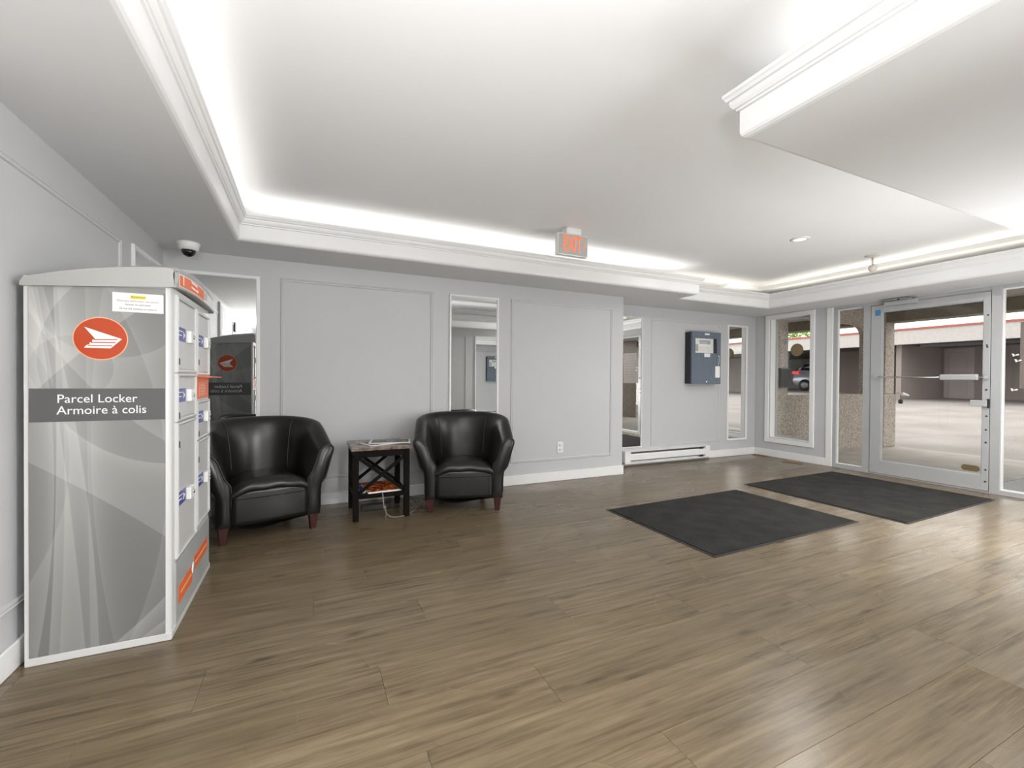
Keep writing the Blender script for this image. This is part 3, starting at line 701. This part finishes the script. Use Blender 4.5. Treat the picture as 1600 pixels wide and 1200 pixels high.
def make_chair(label):
    t = thing('tub_chair', label, 'armchair')
    nS = 44; secs = [catmull([tuple(v) for v in section(i/nS)], 2) for i in range(nS+1)]
    k = len(secs[0]); vs = [v for q in secs for v in q]; fs = []
    for i in range(nS):
        for a in range(k):
            b_ = (a+1) % k; fs.append((i*k+a, (i+1)*k+a, (i+1)*k+b_, i*k+b_))
    MB().add(vs, fs, True).add(secs[0], [tuple(range(k))]).add(secs[-1], [tuple(range(k))]).build('shell', LEATH, t)
    for i in (0, nS):    # piped edge round the front of each arm, and padded front pad
        dy = -.004
        ring = [Vector((v.x, v.y+dy, v.z)) for v in secs[i][1:-1]]
        MB().tube(ring, .0065, 8).build('arm_piping', LEATH, t)
        c = sum(secs[i], Vector())/k
        pad = [c+(v-c)*.86+Vector((0, -.014, 0)) for v in secs[i]]; m_ = MB()
        m_.add(list(secs[i])+pad, [(a, (a+1) % k, k+(a+1) % k, k+a) for a in range(k)]+[tuple(range(k, 2*k))], True); m_.build('arm_front', LEATH, t)
    for s in (.345, .655):   # vertical seams of the inner back
        sec = catmull([tuple(v) for v in section(s)[2:6]], 4); p, n, h, fl = shell_station(s)
        MB().tube([v-Vector((n.x, n.y, 0))*.001 for v in sec], .004, 6).build('back_seam', LEATH, t)
    # seat: crowned cushion rolling over the front edge
    m_ = MB(); nx_, ny_ = 20, 24; W, y0, y1 = .258, -.338, .235
    prof_ = [(-.325, .355), (-.345, .375), (-.352, .395), (-.345, .42), (-.32, .438), (-.27, .447)]+[(-.27+(.24+.27)*k/10, .447-.035*(k/10)) for k in range(1, 11)]
    g2 = []
    for (yy, zz) in prof_:
        for i in range(nx_+1):
            a = -1+2*i/nx_; cr = (1-abs(a)**4); xx = W*a; yv = yy
            z = zz-.05*(1-cr)+(.012*math.cos(a*PI/2) if yy > -.33 else .0)+(.006*math.sin(a*9) if yy < -.33 else 0)
            if yy < -.25: yv = yy+.02*(1-cr)
            if yy > 0: xx = a*min(W, .258*math.sqrt(max(.05, 1-((yy)/.30)**2))+.0)
            g2.append((xx, yv, z))
    L_ = nx_+1; fs = [(j*L_+i, j*L_+i+1, (j+1)*L_+i+1, (j+1)*L_+i) for j in range(len(prof_)-1) for i in range(nx_)]
    b0 = len(g2); g2 += [(x_, y_, .32) for (x_, y_, z_) in g2[:b0]]
    fs += [(b0+j*L_+i, b0+(j+1)*L_+i, b0+(j+1)*L_+i+1, b0+j*L_+i+1) for j in range(len(prof_)-1) for i in range(nx_)]
    m_.add(g2, fs, True).build('seat', LEATH, t, fix=False)
    # front panel below the cushion, slightly bellied
    m_ = MB(); vs = []
    for j in range(9):
        z = .125+(.385-.125)*j/8
        for i in range(13):
            a = -1+2*i/12; vs.append((.259*a, -.318-.014*(1-a*a)-.006*math.sin(j/8*PI), z))
    fs = [(j*13+i, j*13+i+1, (j+1)*13+i+1, (j+1)*13+i) for j in range(8) for i in range(12)]
    n0 = len(vs); vs += [(x_, -.28, z_) for x_, y_, z_ in vs]; fs += [tuple(n0+q for q in qq[::-1]) for qq in fs]
    bd = [i for i in range(13)]+[13*j+12 for j in range(1, 9)]+[13*8+i for i in range(11, -1, -1)]+[13*j for j in range(7, 0, -1)]
    fs += [(bd[q], bd[(q+1) % len(bd)], n0+bd[(q+1) % len(bd)], n0+bd[q]) for q in range(len(bd))]
    m_.add(vs, fs, True).build('front_panel', LEATH, t, fix=True)
    # sagging dust cover under the seat
    vs = []
    for j in range(7):
        for i in range(11):
            a, b_ = i/10, j/6; vs.append((-.26+.52*a, -.30+.48*b_, .122-.058*math.sin(PI*a)*math.sin(PI*min(1, b_+.25))-.012*math.sin(7*a+4*b_)))
    fs = [(j*11+i, j*11+i+1, (j+1)*11+i+1, (j+1)*11+i) for j in range(6) for i in range(10)]
    n0 = len(vs); vs += [(a, b_, .13) for a, b_, c in vs]; fs += [tuple(n0+q for q in qq[::-1]) for qq in fs]
    MB().add(vs, fs, True).build('dust_cover', DARK, t, fix=False)
    for (a, b_) in ((-.305, -.285), (.305, -.285), (-.21, .19), (.21, .19)):
        MB().frustum(a, b_, 0, .122, .042, .066).build('leg', CHERRY, t, bevel=.003, seg=1)
    return t
c1 = make_chair('black leather tub armchair nearest the parcel locker, left of the side table'); c1.location = (-.330, 4.095, 0); c1.rotation_euler[2] = R(13.8)
def copy_thing(src, label):
    q = src.copy(); COL.objects.link(q); q['label'] = label
    for ch in src.children:
        d = ch.copy(); COL.objects.link(d); d.parent = q
        for gch in ch.children:
            e = gch.copy(); COL.objects.link(e); e.parent = d
    return q
c2 = copy_thing(c1, 'black leather tub armchair right of the side table, in front of a narrow mirror'); c2.location = (1.375, 4.12, 0); c2.rotation_euler[2] = R(-16)
for c in (c1, c2): c['group'] = 'black tub armchairs by the side table'

# ------------------------------------------------------------------ side table and things on it
tb = thing('side_table', 'small dark wood side table with marbled top and crossed braces between the armchairs', 'table', (.575, 4.14, 0))
hx, hy, H_ = .235, .245, .595
bx(-hx-.015, hx+.015, -hy-.015, hy+.015, H_, H_+.028).build('table_top', MARBLE, tb, bevel=.004)
for a in (-1, 1):
    for b_ in (-1, 1):
        MB().box(a*hx-a*.046, a*hx, b_*hy-b_*.046, b_*hy, 0, H_).build('leg', TBLK, tb, bevel=.002, seg=1)
for b_ in (-1, 1):
    MB().box(-hx+.046, hx-.046, b_*(hy-.03), b_*(hy-.008), H_-.058, H_).build('apron', TBLK, tb)
    yv = b_*(hy-.018)
    for a in (-1, 1):
        MB().bar((-a*(hx-.045), yv+a*.004, H_-.062), (a*(hx-.045), yv+a*.004, .232), .012, .028, (0, 0, 1)).build('cross_brace', TBLK, tb)
for a in (-1, 1): MB().box(a*(hx-.03), a*(hx-.008), -hy+.046, hy-.046, H_-.058, H_).build('apron', TBLK, tb)
bx(-hx+.01, hx-.01, -hy+.012, hy-.012, .185, .222).build('shelf', TBLK, tb, bevel=.003, seg=1)
def paper(name, label, cx, cy, z, w, d, rz, th, cover, border=.018, grp=None, cat='newspaper'):
    t = thing(name, label, cat, (cx, cy, z), rz, grp)
    bx(-w/2, w/2, -d/2, d/2, 0, th).build('pages', PAPER, t, bevel=.0015, seg=1)
    bx(-w/2+border, w/2-border, -d/2+border, d/2-border, th, th+.0006).build('cover_picture', cover, t)
    return t
paper('newspaper', 'lower newspaper on the side table, sticking out to the left', .60, 4.12, .6232, .33, .26, R(18), .006, NEWS, grp='newspapers on the side table')
paper('newspaper', 'upper newspaper on the side table, overhanging the right edge', .68, 4.13, .6305, .36, .25, R(-12), .007, NEWS, grp='newspapers on the side table')
paper('magazine', 'magazine with flame-orange cover on the lower shelf of the side table', .60, 4.10, .2225, .30, .36, R(4), .014, FIRE, .004, cat='magazine')
paper('magazine', 'blue magazine at the left of the lower table shelf', .42, 4.11, .2225, .045, .30, R(2), .018, BLUEP, .002, cat='magazine')
cb = MB().tube(catmull([(.57, 3.895, .23), (.575, 3.868, .222), (.578, 3.860, .19), (.585, 3.862, .12), (.605, 3.868, .06), (.64, 3.87, .022), (.69, 3.88, .008), (.76, 3.90, .007), (.86, 4.00, .007), (.95, 4.20, .007), (.97, 4.50, .007)], 5), .0055, 6)
cb.tube(catmull([(.592, 3.858, .115), (.60, 3.842, .09), (.602, 3.850, .05), (.598, 3.856, .012), (.61, 3.87, .006)], 4), .004, 6)
cb.tube([(.587, 3.860, .12), (.592, 3.858, .10)], .014, 8)
cb = cb.build('power_cord', mat('grey_cord', (.20, .17, .15), .5)); tag(recenter(cb), 'knotted grey power cord hanging from the side table to the floor', 'cord')
ad = bx(.44, .70, 4.20, 4.28, 0, .045).build('dark_block', DARK, bevel=.004); tag(recenter(ad), 'black block on the floor under the side table', 'power strip')  # plain dark block low on the floor

# ------------------------------------------------------------------ floor mats
def floor_mat(label, cs):
    cx = sum(c[0] for c in cs)/4; cy = sum(c[1] for c in cs)/4
    t = thing('floor_mat', label, 'mat', (cx, cy, 0), 0, 'charcoal floor mats by the door')
    P_ = [Vector((c[0]-cx, c[1]-cy)) for c in cs]
    inner = [p*(1-.028/max(abs(p.x), .3)) if False else Vector((p.x-math.copysign(.022, p.x), p.y-math.copysign(.022, p.y))) for p in P_]
    MB().prism([tuple(p) for p in P_], .0005, .004).build('border', RUBBER, t)
    MB().prism([tuple(p) for p in inner], .004, .010).build('pile', CARPET, t, bevel=.002, seg=1)
floor_mat('charcoal carpet floor mat in the middle of the room, the nearer and darker one', [(2.515, 2.14), (4.30, 2.19), (4.305, 3.40), (2.515, 3.345)])
floor_mat('charcoal carpet floor mat just inside the glass door', [(4.62, 1.985), (6.42, 2.035), (6.385, 3.585), (4.62, 3.545)])
for lab, x, y, rz, L_ in (('wooden floor vent cover in front of the narrow window', 6.53, 4.20, R(95), .27), ('wooden floor vent cover in the far corner below the mirror', 6.66, 4.80, R(92), .25)):
    t = thing('floor_register', lab, 'vent', (x, y, 0), rz, 'wooden floor vents')
    MB().sweep(rectpath(-L_/2, L_/2, -.05, .05), [(0, 0), (.003, .007), (.016, .009), (.018, 0)], True, lambda a, b, h: (a, b, h)).build('frame', BRASSW, t)
    for k in range(7): bx(-L_/2+.018, L_/2-.018, -.034+.0105*k, -.029+.0105*k, 0, .006).build('slat', BRASSW, t)

# ------------------------------------------------------------------ fixtures on walls and ceiling
ot = thing('wall_outlet', 'white double wall outlet low in the right panel of the back wall', 'outlet', (2.742, WA, .335))
bx(-.04, .04, -.007, 0, 0, .130).build('cover_plate', TRIM, ot, bevel=.003)
for z in (.037, .092):
    o = MB().lathe((0, -.007, z), [(.020, 0), (.019, -.004)], 16, 'Y').build('socket', PAPER, ot)
    MB().box(-.009, -.006, -.0122, -.011, z-.002, z+.010).box(.006, .009, -.0122, -.011, z-.002, z+.010).build('slot', DARK, o)
ht = thing('baseboard_heater', 'long white electric baseboard heater under the alarm panel', 'heater', (4.85, WR, 0))
x0, x1 = -.83, .82
MB().box(x0, x1, -.022, 0, .03, .205).build('back_plate', TRIM, ht)
MB().prism([(-.060, .075), (-.066, .080), (-.066, .150), (-.052, .168), (-.050, .166), (-.062, .148), (-.062, .082), (-.058, .078)], x0+.10, x1-.10, lambda a, b, h: (h, a, b)).build('front_cover', TRIM, ht)
MB().prism([(-.066, .200), (-.066, .207), (0, .212), (0, .200)], x0, x1, lambda a, b, h: (h, a, b)).build('top_lip', TRIM, ht)
MB().prism([(-.062, .03), (-.062, .045), (0, .045), (0, .03)], x0, x1, lambda a, b, h: (h, a, b)).build('bottom_lip', TRIM, ht)
for a in (x0, x1-.10): bx(a, a+.10, -.068, -.022, .03, .20).build('end_cap', TRIM, ht, bevel=.004)
mb = MB()
for k in range(120): mb.box(x0+.12+k*(x1-x0-.24)/120, x0+.1215+k*(x1-x0-.24)/120, -.05, -.022, .06, .19)
tag(mb.build('fins', STEEL, ht), kind='stuff')
MB().box(x1-.22, x1-.14, -.064, -.06, .168, .196).box(x1-.22, x1-.14, -.064, -.06, .046, .072).build('vent_gap', DARK, ht)
# alarm panel
fp = thing('alarm_panel', 'slate blue metal fire alarm cabinet with a small window on the far wall', 'alarm panel', (5.49, WR, 1.165))
bx(-.30, .30, -.115, 0, 0, .78).build('cabinet', PANELD, fp, bevel=.003, seg=1)
MB().sweep(rectpath(-.225, .21, .47, .685), [(-.078, 0), (-.078, .02), (0, .02), (.0, 0)], True, lambda a, b, h: (a, -.116-h, b)) if False else None
mb = MB().box(-.30, -.235, -.14, -.115, -.005, .785).box(.22, .30, -.14, -.115, -.005, .785).box(-.235, .22, -.14, -.115, .69, .785).box(-.235, .22, -.14, -.115, -.005, .465)
dr = mb.build('door', PANELG, fp)
bx(-.232, .217, -.1165, -.1155, .468, .688).build('display_board', PWHITE, fp)
for k, (a, b_, c, d) in enumerate([(-.215, -.15, .49, .60), (-.13, .10, .49, .57), (-.13, .10, .60, .66), (.12, .15, .49, .66)]):
    bx(a, b_, -.118, -.1166, c, d).build('control_block', PAPER if k % 2 else ALU, fp)
bx(.165, .217, -.119, -.1166, .468, .688).build('board_edge', PANELD, fp)
bx(-.235, .22, -.132, -.129, .465, .69).build('window_pane', GLASS, dr)
bx(-.045, .055, -.142, -.14, .74, .765).build('name_plate', PWHITE, dr)
bx(-.05, .07, -.142, -.14, .405, .460).build('label_plate', PAPER, dr)
MB().lathe((.25, -.14, .425), [(.02, 0), (.02, -.012), (.008, -.02)], 14, 'Y').build('key_lock', STEEL, dr)
bx(.178, .275, -.150, -.140, .095, .27).build('key_tag', PWHITE, dr, bevel=.003)
MB().tube([(.25, -.158, .42), (.245, -.152, .33), (.235, -.15, .265)], .003, 6).build('tag_cord', PWHITE, dr)
MB().lathe((.01, -.14, .03), [(.022, 0), (.02, -.004)], 14, 'Y').build('badge', STEEL, dr)
# exit sign
ex = thing('exit_sign', 'grey EXIT sign with orange-red letters hanging from the tray ceiling', 'sign', (2.285, 3.62, TZ))
bx(-.085, .085, -.045, .045, -.062, 0).build('canopy', WHITE, ex, bevel=.012, seg=3)
bx(-.168, .168, -.028, .028, -.262, -.058).build('housing', WHITE, ex, bevel=.006)
bx(-.160, .160, -.032, -.028, -.254, -.066).build('face', EXITB, ex, bevel=.002, seg=1)
for i, (ch, x) in enumerate((('E', -.088), ('X', -.030), ('I', .018), ('T', .062))):
    text('letter', ch, .205, EXITR, ex, (x, -.0335, -.160), (PI/2, 0, 0), extrude=.002, sx=.56)
MB().prism([(.118, -.185), (.138, -.160), (.118, -.135), (.124, -.160)], 0, .004, lambda a, b, h: (a, -.032-h, b)).build('arrow', EXITR, ex)
# dome camera
dcx = thing('dome_camera', 'white dome security camera with black eye on the lowered ceiling above the locker', 'camera', (-.872, 4.29, CZ))
MB().lathe((0, 0, 0), [(.078, 0), (.078, -.012), (.070, -.030), (.066, -.055), (.052, -.060)], 32).build('base', WHITE, dcx)
MB().lathe((0, 0, 0), [(.050, -.058), (.046, -.080), (.034, -.097), (.018, -.107), (.004, -.110)], 28).build('dome', mat('black_dome', (.01, .01, .012), .08), dcx)
# ceiling light and fitting
dl = thing('ceiling_downlight', 'flat round white downlight in the tray ceiling', 'ceiling light', (4.52, 2.86, TZ))
MB().lathe((0, 0, 0), [(.085, 0), (.085, -.006), (.060, -.010), (.058, -.006)], 32).build('trim_ring', WHITE, dl)
MB().lathe((0, 0, 0), [(.058, -.005), (.056, -.007)], 32).build('lens', mat('lamp_lens', (.9, .9, .9), .4, emit=.8, ecol=(1, .97, .92)), dl)
sp_ = thing('ceiling_sensor', 'small beige ball-ended fitting hanging from the tray ceiling near the door', 'sensor', (5.84, 2.87, TZ))
BEIGE = mat('beige_metal', (.6, .57, .52), .4)
MB().lathe((0, 0, 0), [(.078, 0), (.074, -.008), (.040, -.020), (.014, -.026)], 28).build('canopy', BEIGE, sp_)
MB().lathe((0, 0, 0), [(.012, -.02), (.010, -.11)], 12).build('stem', BEIGE, sp_)
MB().lathe((0, 0, -.145), [(.006, .042), (.026, .034), (.040, .014), (.042, -.006), (.034, -.026), (.018, -.040), (.004, -.044)], 20).build('ball', BEIGE, sp_)
for i, (x, y) in enumerate(DOWN_FILL):  # trim rings for the added downward fill lamps
    t = thing('added_downlight', 'round added fill downlight in the lowered ceiling outside the picture', 'ceiling light', (x, y, CZ), 0, 'added fill downlights in the lowered ceiling')
    MB().lathe((0, 0, 0), [(.09, 0), (.09, -.005), (.072, -.008), (.070, -.004)], 28).build('trim_ring', WHITE, t)
for x, y, z, w in WALL_FILL:  # cases built around the added wall fill lights
    t = thing('added_wall_light', 'tall added fill light on the rear wall, the one farther from the left wall' if (w == 'rear' and x > 0) else {'rear': 'tall added fill light on the rear wall, the one nearest the left wall', 'side': 'flat added fill light on the corridor wall right of the camera, outside the picture', 'front': 'wide flat added fill light on the near right wall, outside the picture'}[w], 'wall light', (x, y, z), PI/2 if w == 'side' else 0, None)
    hw, hh = {'rear': (.37, .87), 'front': (.82, .32), 'side': (.62, .47)}[w]
    bx(-hw, hw, -.05, .005, -hh, hh).build('case', WHITE, t, bevel=.006, seg=1)
for (x, y, z, p), lab in zip(UP_FILL, ('tall white added fill light standing behind the camera', 'low white added fill light by the near right wall, outside the picture')):  # stands and bowls for the added upward fill
    t = thing('added_up_light', lab, 'floor lamp', (x, y, 0))
    MB().lathe((0, 0, 0), [(.15, 0), (.15, .015), (.02, .03)], 24).build('base', WHITE, t)
    MB().lathe((0, 0, 0), [(.012, .02), (.012, z-.10)], 12).build('pole', STEEL, t)
    MB().lathe((0, 0, z), [(.03, -.11), (.18, -.08), (.28, -.02), (.285, -.01), (.27, -.015)], 32).build('bowl', WHITE, t)

# ------------------------------------------------------------------ outside
# covered walk
struct('pavement', bx(WB+.0, 10.15, -6, 16, -.16, -.006), CONC)
struct('threshold', bx(WB, WB+.16, SY0, SY1, -.006, .012), ALU)
# building above
struct('roof', MB().box(WL-.2, 10.25, -6, 16, 3.0, 4.4), SOFOUT)
struct('arcade_ceiling', bx(WB+T_, 9.80, -6, 16, 2.53, 3.0), SOFOUT)
struct('arcade_beam', bx(9.80, 10.15, -6, 16, 2.325, 3.0), BEAM)
struct('outer_wall', MB().box(WB+T_-.02, WB+T_+.02, WR, 16, -.01, 2.53).box(WB+T_-.02, WB+T_+.02, -6, WD-T_, -.01, 2.53), PEB)
# pebbled partition with a rounded opening
poly_out = (6.95, 9.72, -.006, 2.53)
ox0, ox1, oz0, oz1, rad = 7.245, 9.44, .985, 2.27, .34
def hole():
    pts = [(ox0, oz0)]
    for k in range(7): t = -PI/2+PI/2*k/6; pts.append((ox1-.06+.06*math.cos(t), oz0+.06+.06*math.sin(t)))
    for k in range(13): t = PI/2*k/12; pts.append((ox1-rad+rad*math.cos(t), oz1-rad*.6+rad*.6*math.sin(t)))
    pts.append((ox0, oz1)); return pts
hp = hole(); mbp = MB()
Fp = lambda a, b, h: (a, 4.76+h, b)
mbp.prism([(6.95, -.006), (ox0, -.006), (ox0, 2.53), (6.95, 2.53)], 0, .08, Fp)
mbp.prism([(ox0, -.006), (9.78, -.006), (9.78, oz0), (ox0, oz0)], 0, .08, Fp)
rt = [(9.78, oz0)]+[(9.78, oz1)]+[p for p in hp if p[0] >= ox1-rad-1e-6 and p[1] >= oz0+1e-6 and not (p[0] == ox0)][::-1]
rt = [p for p in rt]
mbp.prism([(9.78, oz0), (9.78, oz1)]+[p for p in hp[::-1] if p[0] > ox1-rad-.001 and p[1] > oz0+.0001]+[(ox1-.06, oz0)], 0, .08, Fp)
mbp.prism([(ox0, oz1), (9.78, oz1), (9.78, 2.53), (ox0, 2.53)], 0, .08, Fp)
struct('partition_wall', mbp, PEB)
struct('pillar', MB().box(9.78, 10.10, 4.58, 5.02, .985, 2.53).box(9.72, 10.14, 4.565, 5.04, -.006, .985), PEB, bevel=.02, seg=2)
struct('pillar', MB().box(9.78, 10.10, 9.4, 9.84, -.01, 2.53), PEB, bevel=.02, seg=2)
struct('pillar', MB().box(9.78, 10.10, -2.3, -1.5, -.01, 2.53), PEB, bevel=.02, seg=2)
gv = thing('vent_box', 'dark slatted metal box on the pebbled wall seen through the narrow window', 'vent box', (7.13, 4.76, 1.10))
bx(-.12, .12, -.04, 0, 0, .33).build('case', GREYD, gv, bevel=.006)
for k in range(7): bx(-.112+.032*k, -.096+.032*k, -.048, -.04, .02, .31).build('slat', DARK, gv)
sh = thing('pillar_tray', 'small white tray with a dark hanging padlock on the outdoor pillar', 'tray', (10.14, 4.53, .93))
MB().prism([(-.02, .045), (.10, .02), (.20, -.005), (.215, -.02), (.19, -.03), (.08, -.01), (-.02, .005)], -.06, .06, lambda a, b, h: (a*.2+.0, -a*.9+.03, b+.05) if False else (a, h-.02, b+.05)).build('tray', PWHITE, sh, bevel=.004)
MB().tube([(.03, -.02, .05), (.03, -.02, -.04)], .006, 6).build('hanger', DARK, sh)
MB().lathe((.03, -.02, -.10), [(.012, .06), (.034, .05), (.038, .01), (.032, -.02), (.01, -.025)], 12).build('padlock', DARK, sh)
em = thing('entrance_mat', 'dark ribbed metal mat outside on the paving right of the door', 'mat', (7.75, 1.95, -.006))
bx(-.75, .60, -.75, .42, 0, .006).build('base', GREYD, em)
mb = MB()
for k in range(64): mb.box(-.75, .60, -.745+.018*k, -.738+.018*k, .006, .012)
tag(mb.build('ribs', ALU, em), kind='stuff')
# drive
vs = []; gx, gy = 40, 40
def gh(x, y):
    a = max(0, min(1, (x-10.15)/14)); h = -.05+.44*a*a*(3-2*a)*1.0
    if x > 24: h += (x-24)*.018
    b_ = max(0, min(1, (y-11.5)/2.5))*max(0, min(1, (x-20)/4)); return h+.18*b_
for j in range(gy+1):
    for i in range(gx+1):
        x = 10.15+(70-10.15)*(i/gx)**1.5; y = -40+110*j/gy; vs.append((x, y, gh(x, y)))
fs = [(j*(gx+1)+i, j*(gx+1)+i+1, (j+1)*(gx+1)+i+1, (j+1)*(gx+1)+i) for j in range(gy) for i in range(gx)]
struct('driveway', MB().add(vs, fs, True), ASPH, fix=False)
struct('ground', bx(-60, 10.15, -60, 70, -.5, -.17), ASPH)
# parking structure
struct('parapet', bx(24.0, 24.3, -30, 45, 2.91, 3.53), PARA)
struct('red_flashing', bx(23.95, 24.35, -30, 45, 3.53, 3.61), GRED)
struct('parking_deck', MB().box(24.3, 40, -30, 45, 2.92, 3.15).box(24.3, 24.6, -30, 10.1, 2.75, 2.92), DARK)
gw = MB().box(24.6, 28.3, 10.9, 11.1, -.2, 2.92).box(28.3, 28.6, -30, 10.9, -.2, 2.92)
struct('garage_wall', gw, GWALL)
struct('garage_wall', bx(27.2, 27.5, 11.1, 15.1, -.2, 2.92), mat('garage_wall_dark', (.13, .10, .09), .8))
struct('garage_wall', MB().box(33.5, 33.8, 10, 45, -.2, 2.92), GBLK)
gd = struct('door_2', bx(28.24, 28.3, 9.80, 10.72, .42, 2.80), GDOOR)
MB().sweep(rectpath(9.72, 10.80, .40, 2.88), [(0, 0), (0, .05), (.08, .05), (.08, 0)], True, lambda a, b, h: (28.3-h, a, b)).build('door_frame', GDOOR, gd)
for z0_, z1_ in ((.55, 1.55), (1.7, 2.68)):
    MB().sweep(rectpath(9.92, 10.60, z0_, z1_), [(0, 0), (.01, .012), (.03, .012), (.04, 0)], True, lambda a, b, h: (28.24-h, a, b)).build('door_moulding', GDOOR, gd)
struct('garage_post', bx(27.0, 27.25, 17.95, 18.2, .4, 2.92), PARA)
# car: silver SUV parked with its tail to the left
cr = thing('car', 'silver SUV with red tail light parked in the garage, seen through the narrow window', 'car', (29.4, 16.15, .62))
W2 = .9; cr.scale = (1.1, 1.1, 1.1); cb_ = MB()
def loft(rings):
    vs = [v for q in rings for v in q]; k = len(rings[0]); fs = []
    for i in range(len(rings)-1):
        for a in range(k): b_ = (a+1) % k; fs.append((i*k+a, (i+1)*k+a, (i+1)*k+b_, i*k+b_))
    fs += [tuple(range(k)), tuple((len(rings)-1)*k+a for a in range(k))[::-1]]; return vs, fs
def ring(y, zb, zt, w, tw=None):
    tw = tw or w*.94; return [(-w*.92, y, zb), (-w, y, zb+.2), (-w, y, (zb+zt)/2), (-tw, y, zt-.04), (-tw*.9, y, zt), (tw*.9, y, zt), (tw, y, zt-.04), (w, y, (zb+zt)/2), (w, y, zb+.2), (w*.92, y, zb)]
vs, fs = loft([ring(-2.35, .42, .78, .72), ring(-2.2, .30, .92, .85), ring(-1.4, .26, 1.02, W2), ring(-.8, .26, 1.10, W2), ring(.6, .26, 1.14, W2), ring(1.6, .28, 1.16, W2), ring(1.95, .34, 1.12, .88), ring(2.05, .42, .95, .84)])
MB().add(vs, fs, True).build('body', CARP, cr)
vs, fs = loft([ring(-.95, 1.06, 1.12, .80, .78), ring(-.35, 1.08, 1.62, .80, .66), ring(.3, 1.08, 1.74, .80, .66), ring(1.2, 1.08, 1.72, .80, .64), ring(1.62, 1.08, 1.60, .80, .62), ring(1.92, 1.08, 1.16, .80, .76)])
MB().add(vs, fs, True).build('cabin', CARP, cr)
for s in (-1, 1):
    F2 = lambda a, b, h, s=s: (s*(.82-(b-1.15)*.20+h), a, b)
    MB().prism([(-.62, 1.16), (.1, 1.16), (.1, 1.60), (-.25, 1.58)], 0, .02, F2).build('side_window', CARG, cr)
    MB().prism([(.16, 1.16), (.95, 1.17), (.95, 1.60), (.16, 1.61)], 0, .02, F2).build('side_window', CARG, cr)
    MB().prism([(1.01, 1.17), (1.62, 1.22), (1.42, 1.55), (1.01, 1.60)], 0, .02, F2).build('side_window', CARG, cr)
    MB().prism([(1.62, .98), (1.62, 1.18), (2.0, 1.16), (2.06, 1.00)], 0, .03, lambda a, b, h, s=s: (s*(.875+h), a, b)).build('tail_light', TAIL, cr)
    for yy in (-1.45, 1.30):
        w_ = MB().lathe((s*.80, yy, .35), [(.34, -.11), (.35, -.08), (.35, .08), (.33, .115)], 28, 'X').build('wheel', DARK, cr)
        MB().lathe((s*.91, yy, .35), [(.21, 0), (.19, s*.012), (.05, s*.02)], 20, 'X').build('hub', mat('alloy', (.2, .2, .2), .4, metal=.7), w_)
bx(-.84, .84, 1.98, 2.14, .36, .62).build('bumper', GREYD, cr, bevel=.04)
# shrubs above the parapet
for k, (x, y, s) in enumerate([(33, 20.9, 1.2), (33.5, 24.6, 1.6), (34, 28.6, 1.5)]):
    t = thing('shrub', ['leafy green shrub above the parking parapet, nearest the pillar', 'middle green shrub above the parking parapet', 'leftmost green shrub above the parking parapet'][k], 'shrub', (x, y, 3.15), 0, 'shrubs above the parapet')
    m_ = MB(); rnd = random.Random(k)
    for q in range(700):
        th = rnd.uniform(0, 2*PI); ph = math.acos(rnd.uniform(-.6, 1)); rr = s*(.6+.4*rnd.random())
        c = Vector((rr*math.sin(ph)*math.cos(th), rr*math.sin(ph)*math.sin(th), .9*s+rr*math.cos(ph)*.8))
        a = Vector((rnd.uniform(-1, 1), rnd.uniform(-1, 1), rnd.uniform(-1, 1))).normalized()*.13; b_ = a.orthogonal().normalized()*.06
        m_.add([c-a, c+b_, c+a, c-b_], [(0, 1, 2, 3)])
    tag(m_.build('foliage', LEAF, t, fix=False), kind='stuff')
    MB().tube([(0, 0, 0), (.05, 0, .6*s), (.1, .05, 1.2*s)], [.09, .07, .04], 8).build('trunk', TBLK, t)
